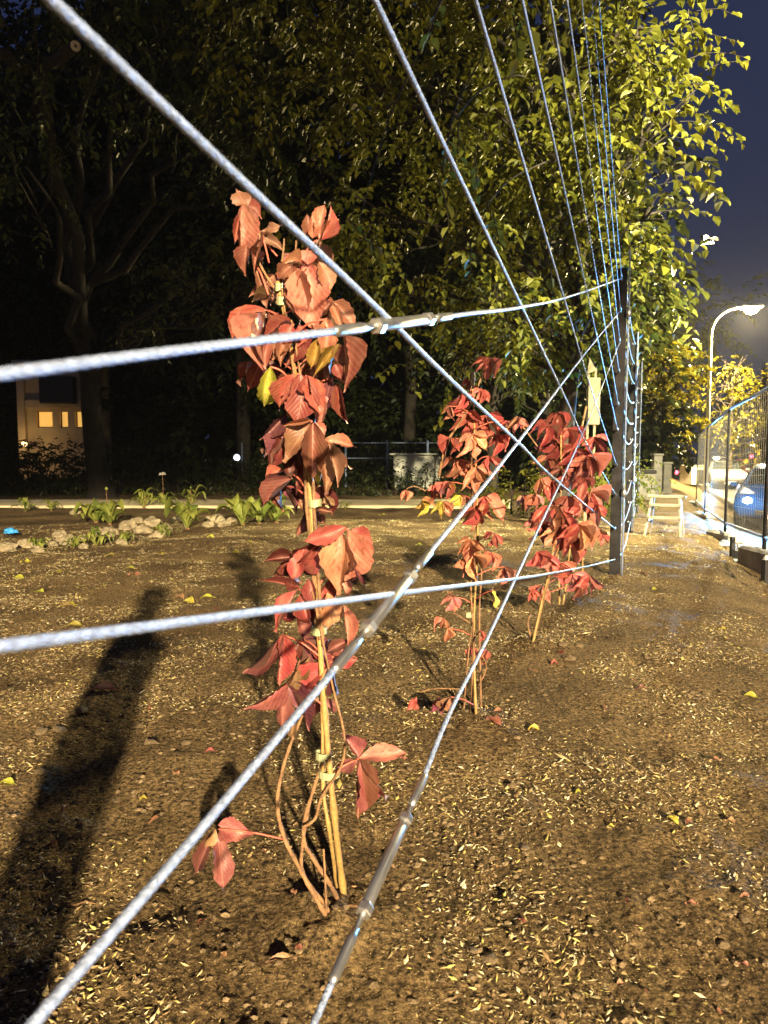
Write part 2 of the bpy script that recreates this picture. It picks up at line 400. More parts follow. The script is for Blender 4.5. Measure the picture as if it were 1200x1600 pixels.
# ---------------- litter on the soil (uncountable husks and crumbs)
rs = random.Random(11)
def sample_ground(r0, r1, rk):
    while True:
        r = rs.uniform(r0, r1)
        if rs.random() < min(r, rk)/rk*1.0 if r < rk else True: break
    a = R(rs.uniform(-37, 37)); return r*math.sin(a), r*math.cos(a), r
def chips(count):
    m = MB(); V = []; Fc = []; C = []
    cols = [(.64, .52, .26), (.58, .46, .22), (.66, .57, .34), (.46, .33, .15), (.34, .22, .11), (.72, .66, .48), (.60, .52, .16)]
    n = 0
    while n < count:
        x, y, r = sample_ground(1.05, 13.0, 3.6)
        d = dist_line(x, y)
        if d > 2.2: continue
        if rs.random() < sstep(.5, 1.4, d)*.75: continue
        dens = .20 + 1.7*noise.noise(Vector((x*1.9, y*1.9, 9.1))) + .35*noise.noise(Vector((x*6, y*6, 5.5)))
        if rs.random() > dens + .12: continue
        z = terr(x, y)
        sc_ = 1 + max(0, r-2.2)*.10
        L = min(.016, .0055*math.exp(rs.gauss(0, .42)))*sc_; W = L*rs.uniform(.16, .55); Hh = W*.5
        if rs.random() < .025: L *= 2.2; W *= rs.uniform(.6, 2)
        a = rs.gauss(.4, .9); ca, sa = math.cos(a), math.sin(a)
        ux, uy, uz = ca, sa, rs.uniform(-.6, .6); 
        b = len(V)
        for (l, w_, h) in ((-L, 0, 0), (0, -W, 0), (L, 0, 0), (0, W, 0), (0, 0, Hh)):
            V.append((x+ux*l-sa*w_, y+uy*l+ca*w_, z+uz*l+h+.0022)); 
        Fc += [(b, b+1, b+4), (b+1, b+2, b+4), (b+2, b+3, b+4), (b+3, b, b+4)]
        c = rs.choice(cols); k = rs.uniform(.38, 1.0); C += [(c[0]*k, c[1]*k, c[2]*k)]*5
        n += 1
    m.v = V; m.f = Fc; m.c = C
    return m.build('straw_husks', MT['chips'], label='scattered straw-coloured husks strewn over the bare soil', cat='husks', kind='stuff')
chips(88000)
def crumbs(count):
    m = MB(); V = []; Fc = []
    oct_ = [(1, 0, 0), (0, 1, 0), (-1, 0, 0), (0, -1, 0), (0, 0, 1), (.7, .7, .55), (-.7, .7, .5), (-.7, -.7, .55), (.7, -.7, .5)]
    fcs = [(0, 5, 8), (5, 1, 6), (6, 2, 7), (7, 3, 8), (5, 4, 8), (5, 6, 4), (6, 7, 4), (7, 8, 4), (0, 1, 5), (1, 2, 6), (2, 3, 7), (3, 0, 8)]
    n = 0
    while n < count:
        x, y, r = sample_ground(1.05, 12.0, 3.0)
        if dist_line(x, y) > 2.1: continue
        if rs.random() > .45 + 1.1*noise.noise(Vector((x*2.3+4, y*2.3, 2.2))): continue
        z = terr(x, y); s = .0025 + .010*rs.random()**4.5; s *= 1+max(0, r-3)*.06
        b = len(V); a0 = rs.uniform(0, 6.28); c0, s0 = math.cos(a0), math.sin(a0); ex = rs.uniform(.7, 1.5)
        for p in oct_:
            k = s*rs.uniform(.75, 1.2); px, py = p[0]*ex*k, p[1]*k
            V.append((x+px*c0-py*s0, y+px*s0+py*c0, z - .15*s + p[2]*k*.8))
        Fc += [tuple(i+b for i in f) for f in fcs]; n += 1
    m.v = V; m.f = Fc
    return m.build('soil_crumbs', MT['crumb'], label='loose brown soil crumbs and grit over the ground', cat='soil', kind='stuff')
crumbs(18000)

# ---------------- leaflet meshes shared by vines and fallen leaves
def leaflet_mesh(name, seed, fold, curl, wave, serr=.07, tipk=1.0):
    r = random.Random(seed); ns = 13; vs = []; uvs = []
    ph = r.uniform(0, 6.28); bend = r.uniform(-.10, .10)
    for i in range(ns+1):
        t = i/ns
        hw = .5*(math.sin(math.pi*min(1, t**.9)) ** .9)*(1-.38*max(0, t-.55)**1.0*1.4)
        if t > .80: hw *= (.72 if t < .88 else .42)
        if i in (0, ns): hw = .015
        se = (1+serr*(1 if i % 2 else -1)) if .2 < t < .93 else 1
        cx = bend*math.sin(t*3.14)
        for j, u in enumerate((-1, -.5, 0, .5, 1)):
            e = se if abs(u) == 1 else 1
            x = cx + u*hw*e
            z = fold*abs(u)*hw*1.6 - curl*(t**1.8)*.55 + wave*math.sin(t*9+ph+u*1.3)*abs(u)*.09 + .012*r.uniform(-1, 1)*abs(u)
            vs.append((x, t - curl*curl*.25*t*t, z)); uvs.append((u*hw*2 if hw > .02 else 0, t))
    fs = [(i*5+j, i*5+j+1, i*5+j+6, i*5+j+5) for i in range(ns) for j in range(4)]
    me = bpy.data.meshes.new(name); me.from_pydata(vs, [], fs)
    uvl = me.uv_layers.new(name='UVMap')
    for lp in me.loops: uvl.data[lp.index].uv = uvs[lp.vertex_index]
    me.polygons.foreach_set('use_smooth', [True]*len(me.polygons)); me.materials.append(MT['leaf']); me.update()
    return me
LEAF = [leaflet_mesh('leaflet', 30+i, fo, cu, wa) for i, (fo, cu, wa) in enumerate([(.35, .35, .8), (.65, .2, .6), (.25, .5, 1.1), (.9, .35, .7), (.12, .1, 1.1), (.55, .6, .9), (.75, .4, 1.3), (.2, .25, .5)])]
LC = {'r': (.35, .065, .060), 'o': (.40, .14, .088), 'b': (.25, .09, .06), 'y': (.44, .30, .05), 'p': (.15, .035, .06), 't': (.40, .19, .11), 'd': (.20, .032, .034), 'k': (.36, .105, .10), 'Y': (.46, .42, .05)}
def put_leaflet(parent, base, tip, wid, nrm, col, rr, name='leaflet', mesh=None, bright=1.0):
    Yv = tip-base; L = Yv.length; Yn = Yv/L
    Z = nrm - Yn*nrm.dot(Yn)
    if Z.length < 1e-4: Z = Yn.orthogonal()
    Z.normalize(); X = Yn.cross(Z)
    mt = Matrix(((X.x*wid, Yv.x, Z.x*L, base.x), (X.y*wid, Yv.y, Z.y*L, base.y), (X.z*wid, Yv.z, Z.z*L, base.z), (0, 0, 0, 1)))
    o = bpy.data.objects.new(name, mesh or rr.choice(LEAF)); link(o)
    if parent: o.parent = parent; mt = Matrix.Translation(-wloc(parent)) @ mt
    o.matrix_basis = mt
    c = LC[col] if isinstance(col, str) else col; k = rr.uniform(.24, .74)*(1.35 if col == 'Y' else 1)*bright; j = rr.uniform(.8, 1.25)
    o.color = (min(1, c[0]*k), min(1, c[1]*k*j), min(1, c[2]*k), 1)
    return o

# ---------------- fallen leaves and clods: things one can count
def fallen(px, py, lpx, wpx, ang, col, label, group):
    g = ground(px, py); rr = random.Random(int(px*7+py)); dist = math.hypot(g.x, g.y)
    L = lpx*dist/F; W = wpx*dist/F*1.5
    d = Vector((math.cos(ang), math.sin(ang)*1.0, 0))
    b = Vector((g.x, g.y, terr(g.x, g.y)+.006)) - d*L*.5; t = b + d*L + Vector((0, 0, rr.uniform(.0, .12)*L))
    o = put_leaflet(None, b, t, W, Vector((rr.uniform(-.3, .3), rr.uniform(-.5, .0), 1)), col, rr, 'fallen_leaf', LEAF[rr.choice((0, 4, 7))])
    return tag(o, label, 'leaf', group)
YG = 'small yellow fallen leaves on the soil'
for (x, y, l, w_, a) in [(325, 932, 24, 9, .3), (296, 936, 22, 10, -.5), (110, 947, 22, 8, .2), (60, 925, 20, 7, 2.8), (205, 890, 18, 6, .4), (30, 905, 18, 7, .1), (118, 978, 26, 7, .2), (370, 865, 14, 6, .3), (390, 850, 12, 5, 0), (90, 895, 16, 6, .2), (175, 870, 14, 6, .5), (330, 838, 13, 6, .1), (40, 878, 15, 6, .2), (250, 868, 14, 5, 2.6), (1025, 922, 14, 6, .4), (598, 805, 12, 5, .1), (655, 850, 12, 5, .3), (800, 930, 14, 5, .2), (1130, 983, 13, 5, 0), (1175, 1088, 20, 8, -.4), (1052, 1292, 22, 9, -1.0), (905, 1240, 14, 6, .4), (955, 1290, 15, 5, .3), (12, 1236, 26, 11, .1), (225, 1246, 14, 8, .4)]:
    fallen(x, y, l, w_, a, 'Y', 'small yellow leaf fallen on the bare soil', YG)
fallen(836, 1141, 22, 8, .1, 'Y', 'bright yellow fallen leaf on the soil beside the middle creeper', None)
fallen(165, 1081, 44, 11, .1, 't', 'curled brown dead leaf lying in the long dark shadow', None)
fallen(772, 1140, 36, 12, -.75, 'o', 'orange creeper leaflet fallen at the foot of the middle creeper', None)
fallen(868, 1038, 18, 7, .5, 'o', 'small orange leaf on the soil in front of the shortest creeper', None)
fallen(330, 1172, 20, 8, .5, 'k', 'small pink leaf fallen on the soil left of the tall creeper', None)
fallen(440, 1508, 52, 7, .25, 't', 'long narrow straw-brown dead leaf near the foot of the tall creeper', None)
def clod_mesh(seed):
    r = random.Random(seed); bm = bmesh.new(); bmesh.ops.create_icosphere(bm, subdivisions=2, radius=1)
    s = Vector((seed*3.1, 2, 5))
    for v in bm.verts:
        k = 1 + .42*noise.noise(v.co*1.3+s) + .2*noise.noise(v.co*3.4+s)
        v.co = Vector((v.co.x*k*1.2, v.co.y*k*.95, v.co.z*k*.62))
    me = bpy.data.meshes.new('clod'); bm.to_mesh(me); bm.free(); return me
CLODS = [clod_mesh(i) for i in range(6)]
for me in CLODS: me.materials.append(MT['crumb'])
rr = random.Random(5)
for (x, y, s) in [(125, 1115, 20), (65, 1148, 17), (92, 1145, 15), (62, 1214, 12), (215, 1130, 14), (235, 1160, 17), (290, 1158, 14), (350, 1195, 10), (268, 1140, 9), (765, 1500, 22), (740, 1490, 14), (690, 1530, 12), (1130, 1480, 16), (1165, 1445, 16), (925, 1440, 13), (890, 1030, 16), (880, 1012, 12), (905, 1010, 12), (800, 1228, 13), (810, 1220, 9), (920, 1222, 10), (1010, 1030, 10), (985, 1255, 12), (1120, 1460, 11), (1085, 880, 8), (560, 1170, 10), (1180, 1390, 14), (760, 1135, 14), (728, 1120, 10), (700, 1140, 12), (1040, 985, 8), (640, 1205, 9)]:
    g = ground(x, y); d = math.hypot(g.x, g.y); o = bpy.data.objects.new('soil_clod', rr.choice(CLODS)); link(o)
    r_ = s*.5*d/F; o.location = (g.x, g.y, terr(g.x, g.y)+r_*.2); o.scale = (r_, r_, r_); o.rotation_euler = (rr.uniform(-.3, .3), rr.uniform(-.3, .3), rr.uniform(0, 6))
    tag(o, 'lumpy brown clod of earth on the bare soil', 'clod', 'clods of earth on the soil')
rl = random.Random(77)
for i in range(46):
    px, py = rl.uniform(20, 1180), rl.uniform(880, 1580)
    if dist_line(*ground(px, py).xy) > 1.6: continue
    fallen(px, py, rl.uniform(9, 20), rl.uniform(4, 8), rl.uniform(0, 6.28), rl.choice('tbbt'), 'small dry brown leaf scrap lying on the bare soil', 'dry brown leaf scraps on the soil')
# a few dry twigs
for (a, b, lab) in [((550, 1388), (590, 1385), 'thin pale twig lying by the foot of the tall creeper'), ((95, 1418), (150, 1410), 'dry twig lying on the soil near the long dark shadow')]:
    p, q = ground(*a), ground(*b); n = 7
    pts = [Vector((p.x+(q.x-p.x)*i/n, p.y+(q.y-p.y)*i/n + .004*math.sin(i*1.7), 0)) for i in range(n+1)]
    for v in pts: v.z = terr(v.x, v.y)+.004
    MB().tube(pts, [.0025]*n+[.001], 6).build('twig', MT['stem'], smooth=True, label=lab, cat='twig')

# ================================================================== TRELLIS
PINS_PX = [437, 487, 535, 582, 633, 672, 727, 773, 825, 873]
P1 = on_plane(960, 885); P1.z = 0
# the pins: their height follows from the post's own distance
def post_pin(py): 
    d = ray(966, py); return CAMH + d.z*P1.y
PIN_Z = [post_pin(py) for py in PINS_PX]
POST_H = PIN_Z[0] + .10
S1 = (P1 - Vector((OX, 0, 0))).dot(LU)
ORD = ['top', 'second', 'third', 'fourth', 'fifth', 'sixth', 'seventh', 'eighth', 'ninth', 'lowest']
def make_post(s, label, detail=True):
    p = fd(s, 0, 0); root = empty('trellis_post', p, 0, label, 'post', 'dark steel trellis posts in a row')
    a = -math.atan(M); Rm = Matrix.Rotation(a, 4, 'Z')
    def lp(x, y, z): return Rm @ Vector((x, y, z))         # x: across the line (road side +), y: along it
    mt = Matrix.Translation(Vector((0, .045, POST_H/2-.1))).copy(); mt = Rm @ mt
    MB().box((0, 0, 0), (.100, .05, POST_H+.2), M4=mt, bev=.006).build('column', MT['post'], root, local=True)
    cp = Rm @ Matrix.Translation(Vector((0, .045, POST_H+.004)))
    MB().box((0, 0, 0), (.112, .062, .012), M4=cp, bev=.003).build('cap', MT['post'], root, local=True)
    # vertical tension rope on the road side, with clamps
    pts = [lp(0.070, -.01, -.08), lp(0.074, -.012, .62), lp(0.068, -.012, .95), lp(0.070, -.012, 1.8), lp(0.072, -.012, PIN_Z[1]), lp(0.068, -.01, POST_H+.16)]
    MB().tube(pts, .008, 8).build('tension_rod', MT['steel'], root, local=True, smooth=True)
    for z in (.80, PIN_Z[1]-.02):
        MB().lathe((0, 0, 0), [(.004, -.045), (.016, -.04), (.026, -.015), (.026, .015), (.016, .04), (.004, .045)], 12, Matrix.Translation(lp(0.071, -.014, z))).build('clamp', MT['chrome'], root, local=True, smooth=True)
    for z in PIN_Z:
        e = MB(); q = lp(.0, .02, z); ax = lp(0, -1, 0)
        e.tube([q, q+ax*.06], .007, 8)
        ring = [q + ax*(.075+.014*math.cos(t)) + Vector((0, 0, .014*math.sin(t))) for t in [2*math.pi*k/10 for k in range(11)]]
        e.tube(ring, .0045, 6, caps=False)
        e.build('eye_bolt', MT['chrome'], root, local=True, smooth=True)
    return root
make_post(S1, 'tall dark steel post beside the shortest creeper, where the steel ropes converge')
make_post(S1+4.15, 'dark steel post one bay beyond the post where the ropes converge')
make_post(S1+8.3, 'dark steel post two bays beyond, close to the grey cabinet')

def spline(pts, sub=10):
    """Catmull-Rom through the control points"""
    out = []; n = len(pts)
    for i in range(n-1):
        p0 = pts[max(i-1, 0)]; p1 = pts[i]; p2 = pts[i+1]; p3 = pts[min(i+2, n-1)]
        for k in range(sub):
            t = k/sub
            out.append(.5*((2*p1)+(p2-p0)*t+(2*p0-5*p1+4*p2-p3)*t*t+(3*p1-p0-3*p2+p3)*t**3))
    out.append(pts[-1]); return out
def resample(pts, near, far):
    """points every 'near' metres close to the viewer side, coarser farther along"""
    L = [0.0]
    for a, b in zip(pts, pts[1:]): L.append(L[-1]+(b-a).length)
    out = []; s = 0.0; i = 0
    while s < L[-1]:
        while L[i+1] < s: i += 1
        t = (s-L[i])/max(1e-9, L[i+1]-L[i]); p = pts[i].lerp(pts[i+1], t); out.append(p)
        s += near if p.y < 2.2 else (near + (far-near)*min(1, (p.y-2.2)/2))
    out.append(pts[-1]); return out
ROPE_R = .0041
def eye_point(k): return fd(S1-.055, 0, PIN_Z[k])
def cable(k, px_pts, label, tb=None, extend=2.2):
    """px_pts: from the post outwards; points lie in the trellis plane"""
    e = eye_point(k); pts = [e]
    for (x, y) in px_pts: pts.append(on_plane(x, y))
    # extend out of frame along the last direction
    d = (pts[-1]-pts[-2]).normalized()
    # straighten toward the line from the post where points are few
    pts.append(pts[-1] + d*extend)
    path = spline(pts, 14)
    root = empty('steel_rope', e, 0, label, 'steel rope', 'steel ropes of the trellis')
    gap = None
    if tb:
        ta, tb_ = on_plane(*tb[0]), on_plane(*tb[1])
    rp = resample(path, .0055, .05)
    if not tb:
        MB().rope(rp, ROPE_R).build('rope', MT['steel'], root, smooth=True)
    else:
        ia = min(range(len(rp)), key=lambda i: (rp[i]-ta).length); ib = min(range(len(rp)), key=lambda i: (rp[i]-tb_).length)
        if ia > ib: ia, ib = ib, ia
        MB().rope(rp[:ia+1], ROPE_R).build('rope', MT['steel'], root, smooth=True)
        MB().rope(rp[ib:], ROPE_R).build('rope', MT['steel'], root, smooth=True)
        A, B = rp[ia], rp[ib]; Lt = (B-A).length; X = align(A, B)
        R0 = ROPE_R
        t = empty('turnbuckle', A - e); t.parent = root
        loc = Matrix.Translation(-A) @ X
        def pl(name, prof, mt, n=16):
            MB().lathe((0, 0, 0), [(r, z*Lt) for r, z in prof], n, loc).build(name, mt, t, local=True, smooth=(n > 8))
        pl('swage_sleeve', [(R0*1.0, -.05), (R0*1.5, -.03), (R0*1.55, .12), (R0*1.2, .17)], MT['chrome'])
        pl('threaded_rod', [(R0*(.95 if i % 2 else .78), .165+.105*i/16) for i in range(17)], MT['chrome'])
        pl('lock_nut', [(R0*2.3, .235), (R0*2.6, .240), (R0*2.6, .272), (R0*2.3, .277)], MT['chrome'], 6)
        pl('barrel', [(R0*1.5, .277), (R0*1.9, .285), (R0*1.9, .715), (R0*1.5, .723)], MT['chrome'], 18)
        pl('lock_nut', [(R0*2.3, .723), (R0*2.6, .728), (R0*2.6, .76), (R0*2.3, .765)], MT['chrome'], 6)
        pl('threaded_rod', [(R0*(.95 if i % 2 else .78), .735+.105*i/16) for i in range(17)], MT['chrome'])
        pl('swage_sleeve', [(R0*1.2, .83), (R0*1.55, .88), (R0*1.5, 1.03), (R0*1.0, 1.05)], MT['chrome'])
    # swaged fork at the post end
    p0, p1 = path[0], path[4]
    dd = (p1-p0).normalized()
    MB().lathe((0, 0, 0), [(.004, 0), (.010, .008), (.011, .05), (.008, .10), (.006, .12)], 10, align(p0, p0+dd)).build('end_fitting', MT['chrome'], root, smooth=True)
    return root
cable(0, [(900, 460), (820, 479), (735, 490), (600, 508), (300, 545), (0, 585)], 'steel rope with a turnbuckle running nearly level from the top pin of the post', ((535, 516), (700, 493)), .35)
cable(1, [(920, 545), (810, 690), (650, 890), (540, 1025), (310, 1300), (60, 1590)], 'steel rope with a turnbuckle sloping down from the second pin of the post', ((530, 1037), (668, 868)), .35)
cable(2, [(918, 660), (830, 850), (760, 1000), (700, 1120), (640, 1270), (530, 1510), (490, 1600)], 'steel rope with a turnbuckle sloping steeply to the soil from the third pin', ((527, 1515), (660, 1225)), .25)
cable(8, [(880, 760), (815, 697), (700, 590), (600, 492), (370, 275), (80, 0)], 'thick steel rope rising from the ninth pin across the tall creeper', None, .5)
cable(9, [(920, 884), (860, 896), (800, 905), (640, 925), (300, 970), (0, 1010)], 'steel rope running nearly level from the lowest pin just above the soil', None, .35)
for k, pts in [(7, [(920, 700), (880, 615), (820, 490), (700, 240), (586, 0)]), (6, [(925, 612), (880, 462), (815, 245), (743, 0)]), (5, [(950, 630), (915, 450), (900, 400), (816, 0)]),
               (4, [(952, 560), (924, 400), (859, 0)]), (3, [(950, 460), (940, 400), (886, 0)]), (2, [(955, 440), (951, 400), (909, 0)]), (1, [(959, 400), (925, 0)]), (0, [(966, 400), (936, 0)])]:
    # ropes of the rising fan
    o = cable(k, [pts[-1]] if k < 6 else pts, 'thin steel rope of the rising fan, fixed at the %s pin of the post' % ORD[k], None, 2.0)
# ropes of the next bays, pin to pin, slightly slack
for b in range(2):
    for k in range(10):
        a = fd(S1+4.15*b+.06, .03, PIN_Z[k]); c = fd(S1+4.15*(b+1)-.06, .03, PIN_Z[k]); pts = []
        for i in range(17):
            t = i/16; p = a.lerp(c, t); p.z -= .10*math.sin(math.pi*t)*(1 if k % 2 else .7); pts.append(p)
        root = empty('steel_rope', a, 0, 'slack steel rope between the %s pins of the two %s posts' % (ORD[k], 'converging-rope and next' if b == 0 else 'farther'), 'steel rope', 'steel ropes of the trellis')
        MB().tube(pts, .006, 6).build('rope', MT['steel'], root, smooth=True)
        for q, dq in ((a, 1), (c, -1)):
            MB().lathe((0, 0, 0), [(.004, -.03), (.011, -.01), (.011, .07), (.006, .10)], 8, align(q, q+LU*dq)).build('end_fitting', MT['chrome'], root, smooth=True)

# ================================================================== CREEPERS
def polyline_at(pl, py):
    pl = sorted(pl, key=lambda p: p[1])
    if py <= pl[0][1]: return pl[0][0]
    for a, b in zip(pl, pl[1:]):
        if a[1] <= py <= b[1]: return a[0]+(b[0]-a[0])*(py-a[1])/(b[1]-a[1])
    return pl[-1][0]
def stems(root, Y, lines, matk='stem', name='stem', r=.0045, jit=.012, rr=None):
    for ln in lines:
        rad = r
        if isinstance(ln[0], (int, float)): rad = ln[0]; ln = ln[1:]
        pts = []; j = rr.uniform(-jit, jit)
        for i, (x, y) in enumerate(ln):
            p = at(x, y, Y+j)
            if i == 0:
                g = ground(x, y)
                if abs(g.y-Y) < .12*Y: p = Vector((g.x, g.y, terr(g.x, g.y)-.02))
            pts.append(p)
        pth = spline(pts, 6); n = len(pth)
        MB().tube(pth, [rad*(1-.45*i/n)*((1.28 if i % 5 == 2 else .97) if name == 'cane' else (1+.16*math.sin(i*2.3))) for i in range(n)], 8).build(name, MT[matk], root, smooth=True)
def node_leaf(root, Y, jx, jy, sx, sy, rr, pr=.0022, dy=0.0):
    """a compound leaf: its petiole from the stem to the point where its leaflets meet"""
    J = at(jx, jy, Y+dy); S = at(sx, sy, Y); mid = J.lerp(S, .5) + Vector((0, -.012, .012))
    m = MB().tube(spline([S, mid, J], 5), pr, 6)
    o = m.build('leaf', MT['petiole'], root, smooth=True); return o
def nhint(rr, spread=.55): return Vector((rr.uniform(-spread, spread)+.15, -1, rr.uniform(-spread*.6, spread)+.25))

